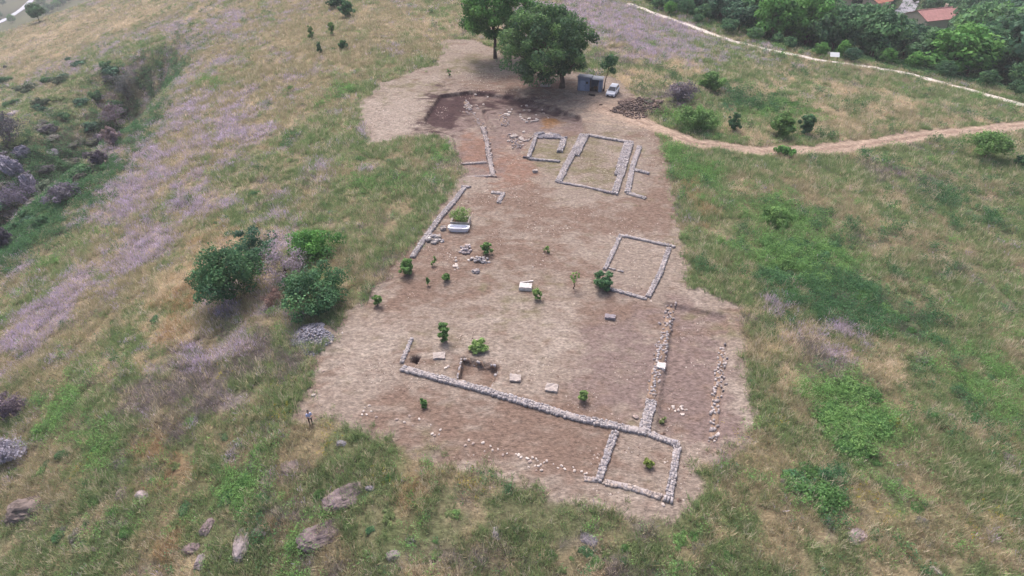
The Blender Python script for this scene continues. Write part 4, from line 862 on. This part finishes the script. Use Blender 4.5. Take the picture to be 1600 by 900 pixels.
mounds([(1185, 165, 60, 20, 10), (1120, 255, 50, 20, 8)], 'near the bend of the dirt track', 'bramble mounds by the dirt track', [1, 0, 2])
mounds([(1450, 550, 150, 150, 34), (1420, 310, 160, 50, 16)], 'dotted over the far right slope', 'shrubs dotted over the far right slope', [1, 2, 3, 3, 4], .25, .7, 'low_shrub')
mounds([(1400, 800, 190, 90, 24), (900, 860, 260, 34, 26), (600, 800, 120, 60, 14)], 'dotted in the grass in front of the cleared ground', 'shrubs dotted in the front grass', [0, 1, 2, 3, 3, 4], .18, .5, 'low_shrub')
mounds([(200, 740, 190, 120, 44), (390, 760, 60, 80, 12)], 'dotted in the grass at lower left', 'shrubs dotted at lower left', [0, 1, 2, 3, 4], .18, .55, 'low_shrub')
mounds([(60, 250, 90, 110, 30)], 'in the ravine bottom at the left edge', 'low shrubs in the ravine bottom', [2, 3, 4, 4], 1.0, 2.2, 'low_shrub')
mounds([(230, 400, 170, 110, 26), (500, 270, 120, 70, 18), (480, 110, 120, 60, 10)], 'dotted over the left hillside', 'shrubs dotted over the left hillside', [1, 1, 2, 3], .25, .7, 'low_shrub')
# ------------------------------------------------------------------ wood beyond the path
VAR = []
for i in range(7):
    pal = [G_dark, G_big, [(72, 104, 74), (86, 118, 82)], G_dark, G_big2, [(62, 92, 70), (76, 106, 82)], G_dark][i]
    VAR.append((tree_meshes(1.0 * 11, 11 + (i % 3), 1.6, 46, 95, .42, pal, cr=1.75, r=.28, nl=7), i))
WLAB = ['dark green broadleaf tree', 'mid green broadleaf tree', 'soft green broadleaf tree', 'deep green broadleaf tree', 'fresh green broadleaf tree', 'bluish green broadleaf tree', 'dense dark broadleaf tree']
def wood_ok(x_, y_):
    return not any(math.hypot(x_ - a, y_ - b_) < r_ for a, b_, r_ in KEEP)
HOUSES = [((1452, 46), 'pink', 0), ((1300, 14), 'red', 1), ((1366, 16), 'red', 2)]
ROADpx = [(1385, 34), (1402, 27), (1414, 19), (1420, 10), (1424, 0), (1428, -14)]
KEEP = []
for u, v in ROADpx: q = P(u, v); KEEP.append((q[0], q[1], 8)); 
for (px_, c, k) in HOUSES: q = P(*px_); KEEP.append((q[0], q[1] - 2, 12)); KEEP.append((q[0] - 5, q[1] - 16, 9))
q = P(1385, 24); KEEP.append((q[0], q[1], 8)); q = P(1432, 25); KEEP.append((q[0], q[1], 8))
KEEP2 = []
for a_, b_, r_ in list(KEEP):
    L_ = math.hypot(a_, b_)
    for t_ in range(8, 100, 8): KEEP2.append((a_ * (1 - t_ / L_), b_ * (1 - t_ / L_), 9, .34 + t_ * .009))
pts = []; tries = 0
WPa = np.array(WP)
def pack(n_try, x0, x1, y0, y1, dmin, dmax, gap, edge, limit):
    X_, Y_ = rng.uniform(x0, x1, n_try), rng.uniform(y0, y1, n_try); D_, S_ = seg_dist(X_, Y_, WP); Z_ = h_full(X_, Y_)
    V_, _ = in_view(X_, Y_, Z_ + 5, 60, 90); m = (S_ > 0) & (D_ > dmin) & (D_ < dmax) & V_; grid = {}
    for q in pts: grid.setdefault((int(q[0] // gap), int(q[1] // gap)), []).append(q)
    c = 0
    for x_, y_, z_, d_ in zip(X_[m], Y_[m], Z_[m], D_[m]):
        gk = (int(x_ // gap), int(y_ // gap))
        if any((x_ - a[0]) ** 2 + (y_ - a[1]) ** 2 < gap * gap for i in (-1, 0, 1) for j in (-1, 0, 1) for a in grid.get((gk[0] + i, gk[1] + j), [])): continue
        if not wood_ok(x_, y_): continue
        q = (x_, y_, z_, edge, d_); pts.append(q); grid.setdefault(gk, []).append(q); c += 1
        if c >= limit: break
pack(4000, 20, 150, 90, 230, 3.5, 9, 4.2, True, 60)
pack(60000, 20, 420, 90, 620, 10, 500, 8.6, False, 3000)
inner = sorted([q for q in pts if not q[3]], key=lambda q: q[4]); near_ = [q for q in pts if q[3]] + inner[:225]; rest = inner[205:]
def wood_scale(x_, y_, edge, dd):
    s = rng.uniform(.16, .28) + .02 * dd if edge else rng.uniform(1.0, 1.75) * (1 if dd > 22 else .75)
    if edge: return s
    if min(math.hypot(x_ - a, y_ - b_) for a, b_, r_ in KEEP) < 16: s *= .5
    for a_, b_, r_, f_ in KEEP2:
        if math.hypot(x_ - a_, y_ - b_) < r_: s = min(s, f_)
    return s
for x_, y_, z_, edge, dd in near_:
    i = int(rng.integers(7)); (cm, tm_), _ = VAR[i]; s = wood_scale(x_, y_, edge, dd)
    root = empty('shrubby_tree' if edge else 'broadleaf_tree', (x_, y_, z_), rng.uniform(0, 6), ('low ' + WLAB[i] + ' along the edge of the white path') if edge else (WLAB[i] + ' in the wood beyond the white path'), 'tree', 'low trees along the white path' if edge else 'trees of the wood beyond the white path')
    root.scale = (s * rng.uniform(.85, 1.2), s * rng.uniform(.85, 1.15), s * rng.uniform(.85, 1.1)); obj('crown', cm, root); obj('trunk', tm_, root)
VV, CC_ = [], []
for x_, y_, z_, edge, dd in rest:
    i = int(rng.integers(7)); cm = VAR[i][0][0]; nq = len(cm.polygons)
    if 'arr' not in globals(): arr = {}
    if i not in arr:
        v_ = np.empty(len(cm.vertices) * 3, np.float32); cm.vertices.foreach_get('co', v_); c_ = np.empty(len(cm.vertices) * 4, np.float32); cm.color_attributes['Col'].data.foreach_get('color', c_)
        arr[i] = (v_.reshape(-1, 4, 3), c_.reshape(-1, 4, 4)[..., :3])
    v_, c_ = arr[i]; pick = rng.random(nq) < .3; s = wood_scale(x_, y_, False, dd); a = rng.uniform(0, 6); v_ = v_[pick]; m_ = v_.mean(1, keepdims=True); v_ = m_ + (v_ - m_) * 1.7
    R_ = np.array([[math.cos(a), -math.sin(a), 0], [math.sin(a), math.cos(a), 0], [0, 0, 1]]); VV.append((v_ @ R_.T * s + np.array([x_, y_, z_])).reshape(-1, 3)); CC_.append(c_[pick].reshape(-1, 3) * math.exp(rng.normal(0, .15)))
if VV:
    VV = np.concatenate(VV); tag(obj('far_wood', np_mesh('far_wood', VV, np.arange(len(VV)).reshape(-1, 4), 4, np.concatenate(CC_), M_leaf)), 'far mass of woodland filling the valley behind the nearer trees', 'woodland', kind='stuff')
# a few trees far down the top left corner
for px_, s in [((72 + 9 * k, 24 - 5 * k), .9) for k in range(9)] + [((66, 10), 1.), ((75, 20), 1.0), ((95, 8), 1.2), ((62, 34), .8), ((108, -6), 1.3), ((20, 36), .9), ((0, 30), 1.1), ((5, 10), 1.2), ((-20, 20), 1.2), ((120, -14), 1.2), ((85, -10), 1.2)]:
    q = P(*px_); i = int(rng.integers(7)); root = empty('broadleaf_tree', q, rng.uniform(0, 6), 'green tree far down in the valley beside the pale road', 'tree', 'trees in the valley at top left')
    root.scale = (s,) * 3; obj('crown', VAR[i][0][0], root); obj('trunk', VAR[i][0][1], root)

# ------------------------------------------------------------------ valley road strips
def strip(name, px, wd, m, label=None, lift=.06):
    c = [P(u, v) for u, v in px]; pts_ = []
    for a, b_ in zip(c[:-1], c[1:]):
        for t in np.linspace(0, 1, 9)[:-1]: pts_.append((a[0] + (b_[0] - a[0]) * t, a[1] + (b_[1] - a[1]) * t))
    pts_.append(c[-1][:2]); V, Fq = [], []
    for i, q in enumerate(pts_):
        a = np.array(pts_[max(0, i - 1)]); b_ = np.array(pts_[min(len(pts_) - 1, i + 1)]); d = (b_ - a) / (np.linalg.norm(b_ - a) + 1e-9); nn = np.array([-d[1], d[0]])
        for s in (-1, -.33, .33, 1): r_ = np.array(q) + nn * s * wd / 2; V.append((r_[0], r_[1], max(hz(r_[0], r_[1]), hz(*q) - .2) + lift + .5))
    for i in range(len(pts_) - 1):
        for k in range(3): Fq.append((i * 4 + k, i * 4 + k + 1, i * 4 + k + 5, i * 4 + k + 4))
    o = obj(name, np_mesh(name, np.array(V), np.array(Fq), 4, None, m, True)); tag(o, kind='structure'); return o
strip('road', ROADpx, 6.5, mat('asphalt', (152, 150, 160), noise=.1, scale=.5))
strip('valley_road', [(-60, 60), (0, 36), (18, 26), (36, 14), (48, 2), (70, -14)], 9, mat('pale_road', (190, 192, 206), noise=.1, scale=.2))

# ------------------------------------------------------------------ houses
M_wallh = mat('render_wall', (206, 190, 172), noise=.08, scale=1.5); M_glass = mat('window_glass', (60, 66, 78), rough=.15, noise=.05, spec=.6); M_wood = mat('wood_frame', (120, 96, 78), noise=.15)
def house(px, L_, W_, H_, rz, rc, label):
    q = P(*px); root = empty('house', (q[0], q[1], q[2]), rz, label, 'house')
    bm = bmesh.new(); bx_(bm, -L_ / 2, L_ / 2, -W_ / 2, W_ / 2, -2, H_)
    v1 = [bm.verts.new(c) for c in [(-L_ / 2, -W_ / 2, H_ + .005), (-L_ / 2, W_ / 2, H_ + .005), (-L_ / 2, 0, H_ + W_ * .2)]]; bm.faces.new(v1)
    v1 = [bm.verts.new(c) for c in [(L_ / 2, -W_ / 2, H_ + .005), (L_ / 2, W_ / 2, H_ + .005), (L_ / 2, 0, H_ + W_ * .2)]]; bm.faces.new(v1)
    bmo('wall', bm, M_wallh, root)
    rm = mat('roof_' + rc, {'pink': (170, 124, 120), 'red': (168, 112, 94)}[rc], noise=.18, scale=.9, bump=.08, bscale=2)
    bm = bmesh.new(); oh = .6; zt = H_ + W_ * .2 + .2; ze = H_ - .1
    for s in (-1, 1):
        n_ = int(L_ / .45)
        for i in range(n_ + 1):      # ribbed tiles
            pass
        a = [bm.verts.new(c) for c in [(-L_ / 2 - oh, s * (W_ / 2 + oh), ze), (L_ / 2 + oh, s * (W_ / 2 + oh), ze), (L_ / 2 + oh, 0, zt), (-L_ / 2 - oh, 0, zt)]]
        b_ = [bm.verts.new((v_.co.x, v_.co.y, v_.co.z + .18)) for v_ in a]
        bm.faces.new(a); bm.faces.new(b_)
        for i in range(4): j = (i + 1) % 4; bm.faces.new((a[i], a[j], b_[j], b_[i]))
    rf = bmo('roof', bm, rm, root)
    bm = bmesh.new(); bx_(bm, -L_ / 2 - oh, L_ / 2 + oh, -.15, .15, zt + .1, zt + .32); bmo('ridge', bm, rm, rf)
    bm = bmesh.new(); bx_(bm, L_ * .28, L_ * .28 + .8, .8, 1.5, H_ + .4, zt + 1.0); bx_(bm, L_ * .28 - .08, L_ * .28 + .88, .72, 1.58, zt + 1.003, zt + 1.12); bmo('chimney', bm, M_wallh, rf)
    for i, xw in enumerate(np.linspace(-L_ / 2 + 1.6, L_ / 2 - 1.6, 4)):
        if i == 1:
            bm = bmesh.new(); bx_(bm, xw - .5, xw + .5, -W_ / 2 - .05, -W_ / 2 + .02, 0, 2.1); dr = bmo('door', bm, M_wood, root)
            bm = bmesh.new(); bx_(bm, xw + .35, xw + .42, -W_ / 2 - .1, -W_ / 2 - .05, 1.0, 1.15); bmo('handle', bm, M_glass, dr); continue
        bm = bmesh.new(); bx_(bm, xw - .6, xw + .6, -W_ / 2 - .03, -W_ / 2 + .02, 1.1, 2.3); wn = bmo('window', bm, M_glass, root)
        bm = bmesh.new()
        for (a, c, e, f) in [(-.7, -.6, 1.0, 2.4), (.6, .7, 1.0, 2.4), (-.6, .6, 2.3, 2.4), (-.6, .6, 1.0, 1.1), (-.03, .03, 1.1, 2.3)]: bx_(bm, xw + a, xw + c, -W_ / 2 - .07, -W_ / 2 - .031, e, f)
        bmo('frame', bm, M_wood, wn)
    return root
house((1453, 44), 18, 11, 4.6, R(18), 'pink', 'house with a long pinkish tiled roof among the trees, right of the valley street')
house((1298, 14), 12, 9, 5, R(-12), 'red', 'house with an orange red roof poking out of the wood at the top edge')
house((1366, 16), 9, 7, 4, R(30), 'red', 'small house with a dull red roof half hidden by trees, left of the valley street')
# ------------------------------------------------------------------ vehicles
M_paint = mat('white_paint', (226, 228, 238), rough=.3, noise=.02, spec=.5); M_rub = mat('rubber', (34, 34, 36), noise=.1); M_rim = mat('alloy', (150, 152, 158), metal=.7, rough=.4, noise=.05); M_lamp = mat('lamp_glass', (220, 222, 230), rough=.1, noise=.02, spec=.7); M_red = mat('lamp_red', (150, 30, 30), rough=.2, noise=.02); M_trim = mat('dark_trim', (44, 46, 52), rough=.6, noise=.05)
def car(px, rz, label, L_=4.2, W_=1.78, H_=1.6, van=False, paint=None):
    paint = paint or M_paint
    q = P(*px); root = empty('parked_car', (q[0], q[1], q[2] + .0), rz, label, 'car')
    # side profile (x forward), lower body and cabin lofted across the width
    prof = [(-L_ / 2, .45), (-L_ / 2 - .03, .75), (-L_ / 2 + .05, .98), (-L_ / 2 + .3, 1.02), (.75, .98), (1.2, .94), (L_ / 2 - .35, .84), (L_ / 2 - .08, .7), (L_ / 2, .45), (L_ / 2 - .05, .25), (-L_ / 2 + .05, .25)]
    bm = bmesh.new(); cols_ = []
    for wy, sc, zo in [(-W_ / 2, .94, .0), (-W_ / 2 + .1, 1, .0), (0, 1.015, .03), (W_ / 2 - .1, 1, 0), (W_ / 2, .94, 0)]:
        cols_.append([bm.verts.new((x_ * sc, wy, z_ + (zo if z_ > .6 else 0) - (.05 if abs(wy) == W_ / 2 and z_ > .9 else 0))) for x_, z_ in prof])
    for a, b_ in zip(cols_[:-1], cols_[1:]):
        for i in range(len(prof)): j = (i + 1) % len(prof); bm.faces.new((a[i], a[j], b_[j], b_[i]))
    bm.faces.new(cols_[0]); bm.faces.new(list(reversed(cols_[-1])))
    body = bmo('body', bm, paint, root, sm=False)
    # cabin glasshouse
    cb = [(-L_ / 2 + .12, .97), (-L_ / 2 + .42, H_ - .06), (.25, H_ - .06), (1.05, .94)]
    bm = bmesh.new(); rows = [[bm.verts.new((x_, s * (W_ / 2 - (.1 if z_ < 1.2 else .24)), z_)) for x_, z_ in cb] for s in (-1, 1)]
    a, b_ = rows; bm.faces.new(a); bm.faces.new(list(reversed(b_)))
    for i in range(3): bm.faces.new((a[i], a[i + 1], b_[i + 1], b_[i]))
    bmo('window_glass', bm, M_glass, root)
    bm = bmesh.new(); bx_(bm, -L_ / 2 + .36, .34, -W_ / 2 + .2, W_ / 2 - .2, H_ - .065, H_ + .01)
    bmo('roof', bm, paint, root, bevel=.03)
    bm = bmesh.new()
    for s in (-1, 1):          # pillars
        for (x0, z0, x1, z1) in [(cb[0][0], cb[0][1], cb[1][0], cb[1][1]), (cb[3][0], cb[3][1], cb[2][0], cb[2][1]), (-.35, .98, -.35, H_ - .05), (-1.2, .98, -1.15, H_ - .05)]:
            y0, y1 = s * (W_ / 2 - .1), s * (W_ / 2 - .235)
            vs = [bm.verts.new(c) for c in [(x0 - .05, y0 + s * .012, z0), (x0 + .05, y0 + s * .012, z0), (x1 + .05, y1 + s * .012, z1), (x1 - .05, y1 + s * .012, z1)]]
            ws = [bm.verts.new((v_.co.x, v_.co.y - s * .05, v_.co.z)) for v_ in vs]; bm.faces.new(vs); bm.faces.new(list(reversed(ws)))
            for i in range(4): j = (i + 1) % 4; bm.faces.new((vs[i], ws[i], ws[j], vs[j]))
    bmo('pillars', bm, paint, root)
    for sx in (-1.28, 1.3):
        for sy in (-1, 1):
            bm = bmesh.new(); bmesh.ops.create_cone(bm, cap_ends=True, segments=22, radius1=.33, radius2=.33, depth=.22, matrix=Matrix.Translation((sx, sy * (W_ / 2 - .08), .33)) @ Matrix.Rotation(R(90), 4, 'X'))
            whl = bmo('wheel', bm, M_rub, root, bevel=0)
            bm = bmesh.new(); bmesh.ops.create_cone(bm, cap_ends=True, segments=14, radius1=.2, radius2=.2, depth=.24, matrix=Matrix.Translation((sx, sy * (W_ / 2 - .07), .33)) @ Matrix.Rotation(R(90), 4, 'X')); bmo('rim', bm, M_rim, whl)
    for sy in (-1, 1):
        bm = bmesh.new(); bx_(bm, L_ / 2 - .2, L_ / 2 + .01, sy * (W_ / 2 - .3) - .2, sy * (W_ / 2 - .3) + .2, .6, .74); bmo('headlight', bm, M_lamp, root, bevel=.02)
        bm = bmesh.new(); bx_(bm, -L_ / 2 - .045, -L_ / 2 + .1, sy * (W_ / 2 - .2) - .12, sy * (W_ / 2 - .2) + .12, .68, .92); bmo('taillight', bm, M_red, root, bevel=.02)
        bm = bmesh.new(); bx_(bm, .75, .92, sy * (W_ / 2 + .08) - .1, sy * (W_ / 2 + .08) + .1, .95, 1.1); bmo('wing_mirror', bm, paint, root, bevel=.03)
    bm = bmesh.new(); bx_(bm, L_ / 2 - .05, L_ / 2 + .03, -.62, .62, .26, .5); bmo('bumper_grille', bm, M_trim, root, bevel=.02)
    bm = bmesh.new(); bx_(bm, L_ / 2 + .031, L_ / 2 + .045, -.26, .26, .34, .45); bmo('number_plate', bm, M_lamp, root)
    return root
car((957, 147), R(-112), 'white hatchback parked on bare ground beside the grey shed')
car((1433, 26), R(150), 'white car parked beside the valley street near the pink roof', L_=4.6, H_=1.9)
car((1395, 30), R(60), 'silver car left of the valley street, half hidden by trees', paint=mat('silver_paint', (150, 156, 170), rough=.35, noise=.03))
# ------------------------------------------------------------------ shed
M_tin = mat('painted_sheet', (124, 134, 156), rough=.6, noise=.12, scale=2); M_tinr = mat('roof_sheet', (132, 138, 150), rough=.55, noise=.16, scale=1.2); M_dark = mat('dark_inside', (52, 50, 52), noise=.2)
q = P(922, 139); sh = empty('tool_shed', q, R(-14), 'small grey metal shed with an open right bay, under the widest tree', 'shed')
def corr(name, a, b_, z0, z1a, z1b, m, parent, amp=.03, per=.16):
    """corrugated sheet standing between two plan points"""
    a = np.array(a); b_ = np.array(b_); L_ = np.linalg.norm(b_ - a); t = (b_ - a) / L_; nn = np.array([-t[1], t[0]]); n_ = int(L_ / per * 4); V, Fq = [], []
    for i in range(n_ + 1):
        s = L_ * i / n_; o_ = amp * math.sin(2 * math.pi * s / per); f = i / n_
        for dz in (z0, z1a + (z1b - z1a) * f):
            for th in (0, .03): p_ = a + t * s + nn * (o_ + th); V.append((p_[0], p_[1], dz))
    for i in range(n_):
        k = i * 4; Fq += [(k, k + 4, k + 6, k + 2), (k + 1, k + 3, k + 7, k + 5), (k + 2, k + 6, k + 7, k + 3)]
    return obj(name, np_mesh(name, np.array(V), np.array(Fq), 4, None, m), parent)
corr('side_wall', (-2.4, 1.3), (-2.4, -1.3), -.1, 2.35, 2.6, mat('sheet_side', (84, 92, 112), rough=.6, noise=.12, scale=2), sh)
corr('front_wall', (-2.36, -1.3), (0, -1.3), -.1, 2.6, 2.6, M_tin, sh)
corr('back_wall', (2.4, 1.3), (-2.36, 1.3), -.1, 2.3, 2.3, M_tin, sh)
corr('partition_wall', (.03, -1.26), (.03, 1.26), -.1, 2.5, 2.2, M_tin, sh)
corr('side_wall', (2.4, -1.26), (2.4, 1.26), -.1, 2.35, 2.15, M_tin, sh)
bm = bmesh.new()
for xp in (1.75, ): bx_(bm, xp, 2.36, -1.3, -1.24, 0, 2.2)
bmo('front_panel', bm, M_tin, sh)
def sheet_roof(name, x0, x1, y0, y1, zf, zb, parent):
    n_ = int((x1 - x0) / .045); V, Fq = [], []
    for i in range(n_ + 1):
        s = x0 + (x1 - x0) * i / n_; o_ = .03 * math.sin(2 * math.pi * s / .18)
        V += [(s, y0, zf + o_), (s, y1, zb + o_), (s, y0, zf + o_ - .03), (s, y1, zb + o_ - .03)]
    for i in range(n_): k = i * 4; Fq += [(k, k + 4, k + 5, k + 1), (k + 2, k + 3, k + 7, k + 6), (k, k + 2, k + 6, k + 4)]
    return obj(name, np_mesh(name, np.array(V), np.array(Fq), 4, None, M_tinr), parent)
sheet_roof('roof_sheet', -2.6, .25, -1.55, 1.5, 2.72, 2.42, sh); sheet_roof('roof_sheet', .3, 2.6, -1.5, 1.5, 2.45, 2.3, sh)
bm = bmesh.new(); bx_(bm, -1.9, -.95, -1.37, -1.345, 0.02, 2.05); dr = bmo('door', bm, mat('shed_door', (140, 152, 176), noise=.08, rough=.5), sh)
bm = bmesh.new(); bx_(bm, -1.12, -1.04, -1.42, -1.371, 1.0, 1.12); bmo('handle', bm, M_trim, dr)
bm = bmesh.new(); bx_(bm, -.75, -.3, -1.375, -1.345, 1.45, 1.9); bmo('window', bm, M_dark, sh)
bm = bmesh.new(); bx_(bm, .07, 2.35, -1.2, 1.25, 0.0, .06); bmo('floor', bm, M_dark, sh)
for xp in (.14, 1.72):
    bm = bmesh.new(); bx_(bm, xp - .05, xp + .05, -1.32, -1.22, -.1, 2.38); bmo('post', bm, M_wood, sh)
# wooden crates inside the open bay
bm = bmesh.new()
bx_(bm, -.35, .35, -.25, .25, 0, .04)
for zz in (.06, .22, .38):
    for (a, c, e, f) in [(-.35, .35, -.25, -.22), (-.35, .35, .22, .25), (-.35, -.32, -.219, .219), (.32, .35, -.219, .219)]: bx_(bm, a, c, e, f, zz, zz + .11)
cr_ = bmo('wooden_crate', bm, M_wood, None, (q[0] + 1.1, q[1] - .2, q[2] + .06), R(-10)); tag(cr_, 'wooden crate standing inside the open bay of the shed', 'crate')
# black sack on the ground in front of the shed
boulder((925, 149), 1.5, .7, .4, -.5, 'black sack lying on the ground in front of the shed', (40, 36, 38), 'black_sack', rough=.3, sub=3)['category'] = 'sack'
boulder((939, 164), .7, .5, .3, 0, 'dark lump of earth on the bare ground below the car', (80, 62, 56), 'earth_clod', rough=.3, sub=2)['category'] = 'clod'
# ------------------------------------------------------------------ sign board
q = P(1301, 97); sg = empty('information_board', q, R(-10), 'white information board on two posts at the edge of the white path', 'sign')
bm = bmesh.new(); bx_(bm, -1.05, 1.05, -.04, .04, -.6, .6); bmesh.ops.rotate(bm, cent=(0, 0, 0), matrix=Matrix.Rotation(R(-48), 3, 'X'), verts=bm.verts); bmesh.ops.translate(bm, vec=(0, -.05, 1.75), verts=bm.verts); bmo('panel', bm, mat('white_panel', (240, 240, 240), noise=.02, rough=.5), sg, bevel=.02)
for s in (-1, 1):
    bm = bmesh.new(); bx_(bm, s * .85 - .06, s * .85 + .06, .045, .16, -.2, 1.72); bmo('post', bm, M_wood, sg)
bm = bmesh.new(); bx_(bm, -1.2, 1.2, -.9, .4, -.3, .12); bmo('base', bm, mat('concrete', (214, 206, 200), noise=.1, scale=2), sg, bevel=.03)

# ------------------------------------------------------------------ haze
M_hz = bpy.data.materials.new('haze'); M_hz.use_nodes = True; n = M_hz.node_tree; n.nodes.clear()
vo = n.nodes.new('ShaderNodeVolumePrincipled'); vo.inputs['Density'].default_value = HAZE; vo.inputs['Color'].default_value = (.93, .94, 1, 1); out = n.nodes.new('ShaderNodeOutputMaterial'); n.links.new(vo.outputs[0], out.inputs['Volume'])
bm = bmesh.new(); bx_(bm, -1600, 1600, -300, 3100, float(Z.min()) - 1, 52); tag(bmo('haze', bm, M_hz), 'thin pale haze over the hill and valley', kind='stuff')

# ------------------------------------------------------------------ person (holding a small remote control)
M_shirt = mat('shirt', (182, 188, 222), noise=.08); M_trou = mat('trousers', (92, 78, 74), noise=.1); M_skin = mat('skin', (190, 150, 130), noise=.04, rough=.6); M_hair = mat('hair', (52, 46, 56), noise=.15)
def skin_obj(name, verts, edges, mats_, parent, sub=2, rootv=0):
    me = bpy.data.meshes.new(name); me.from_pydata([v_[:3] for v_ in verts], edges, []); me.materials.append(mats_)
    o = obj(name, me, parent); sk = o.modifiers.new('skin', 'SKIN'); sk.use_smooth_shade = True
    for i, v_ in enumerate(verts):
        r_ = v_[3]; me.skin_vertices[0].data[i].radius = r_ if isinstance(r_, tuple) else (r_, r_); me.skin_vertices[0].data[i].use_root = (i == rootv)
    sb = o.modifiers.new('sub', 'SUBSURF'); sb.levels = sub; sb.render_levels = sub
    return o
q = P(486, 662); pr = empty('person', q, R(35), 'person in pale blue shirt and brown trousers standing at the rim, holding a remote', 'person')
def body_graph():
    v, e = [], []
    def add(p_, r_, par=None):
        v.append((*p_, r_)); 
        if par is not None: e.append((par, len(v) - 1))
        return len(v) - 1
    pel = add((0, 0, .95), (.16, .11)); sp1 = add((0, -.01, 1.12), (.14, .105), pel); ch = add((0, 0, 1.32), (.175, .12), sp1); nk = add((0, 0, 1.46), .065, ch); hd0 = add((0, -.02, 1.54), .06, nk)
    hd = add((0, -.03, 1.62), (.078, .095), hd0); ht = add((0, -.02, 1.71), (.07, .085), hd); add((0, -.125, 1.615), .016, hd)
    add((.085, -.02, 1.62), .018, hd); add((-.085, -.02, 1.62), .018, hd)
    for s in (-1, 1):
        hp = add((s * .1, 0, .88), .095, pel); kn = add((s * .12, -.02, .5), .06, hp); an = add((s * .13, .02, .09), .042, kn); he = add((s * .13, .03, .04), .04, an); add((s * .14, -.14, .03), .035, an)
        sh_ = add((s * .19, 0, 1.38), .06, ch); el = add((s * .25, -.03, 1.12), .045, sh_); wr = add((s * .12, -.24, 1.13), .028, el); pa = add((s * .09, -.3, 1.15), (.036, .018), wr)
        for k, (dx, ln) in enumerate([(-.028, .062), (-.009, .072), (.01, .068), (.028, .052)]):
            f1 = add((s * (.085) + dx, -.335, 1.155), .009, pa); f2 = add((s * .08 + dx * .9, -.335 - ln * .5, 1.15), .008, f1); add((s * .075 + dx * .8, -.33 - ln * .6, 1.125), .007, f2)
        t1 = add((s * .06, -.3, 1.175), .011, pa); add((s * .045, -.33, 1.185), .009, t1)
    return v, e
v_, e_ = body_graph(); skin_obj('body', v_, e_, M_skin, pr)
# clothes as skinned shells a little larger than the body
sv = [(0, 0, .93, (.175, .128)), (0, -.01, 1.12, (.16, .125)), (0, 0, 1.33, (.195, .14)), (0, 0, 1.43, (.08, .08))]; se = [(0, 1), (1, 2), (2, 3)]
for s in (-1, 1): i = len(sv); sv += [(s * .2, 0, 1.385, .075), (s * .25, -.02, 1.15, .06), (s * .21, -.12, 1.13, .05)]; se += [(2, i), (i, i + 1), (i + 1, i + 2)]
skin_obj('shirt', sv, se, M_shirt, pr)
tv = [(0, 0, .94, (.168, .122))]; te = []
for s in (-1, 1): i = len(tv); tv += [(s * .1, 0, .87, .108), (s * .12, -.02, .5, .076), (s * .13, .02, .12, .062)]; te += [(0, i), (i, i + 1), (i + 1, i + 2)]
skin_obj('trousers', tv, te, M_trou, pr)
skin_obj('hair', [(0, .01, 1.66, (.086, .1)), (0, -.0, 1.73, (.08, .095)), (0, .045, 1.6, (.07, .05))], [(0, 1), (0, 2)], M_hair, pr)
for s in (-1, 1):
    bm = bmesh.new(); bx_(bm, s * .135 - .05, s * .135 + .05, -.2, .085, -.01, .09); bmo('shoe', bm, M_trim, pr, bevel=.025)
for s in (-1, 1):
    bm = bmesh.new(); bmesh.ops.create_uvsphere(bm, u_segments=8, v_segments=6, radius=.012, matrix=Matrix.Translation((s * .03, -.118, 1.64))); bmo('eye', bm, M_trim, pr)
bm = bmesh.new(); bx_(bm, -.02, .02, -.122, -.112, 1.572, 1.58); bmo('mouth', bm, mat('lips', (160, 100, 95), noise=.02), pr)
import mathutils
rm = Matrix.Rotation(R(35), 3, 'Z') @ Vector((0, -.365, 1.165))
rc_ = empty('remote_control', (q[0] + rm.x, q[1] + rm.y, q[2] + rm.z), R(35), 'small white remote control held in front of the person', 'remote control')
bm = bmesh.new(); bx_(bm, -.085, .085, -.05, .05, -.02, .02); bmo('housing', bm, M_paint, rc_, bevel=.012)
bm = bmesh.new(); bx_(bm, -.1, .1, -.06, -.048, .021, .13); bmo('screen', bm, M_blockw, rc_)
for s in (-1, 1):
    bm = bmesh.new(); bx_(bm, s * .05 - .008, s * .05 + .008, .0, .012, .02, .05); bmo('stick', bm, M_trim, rc_)
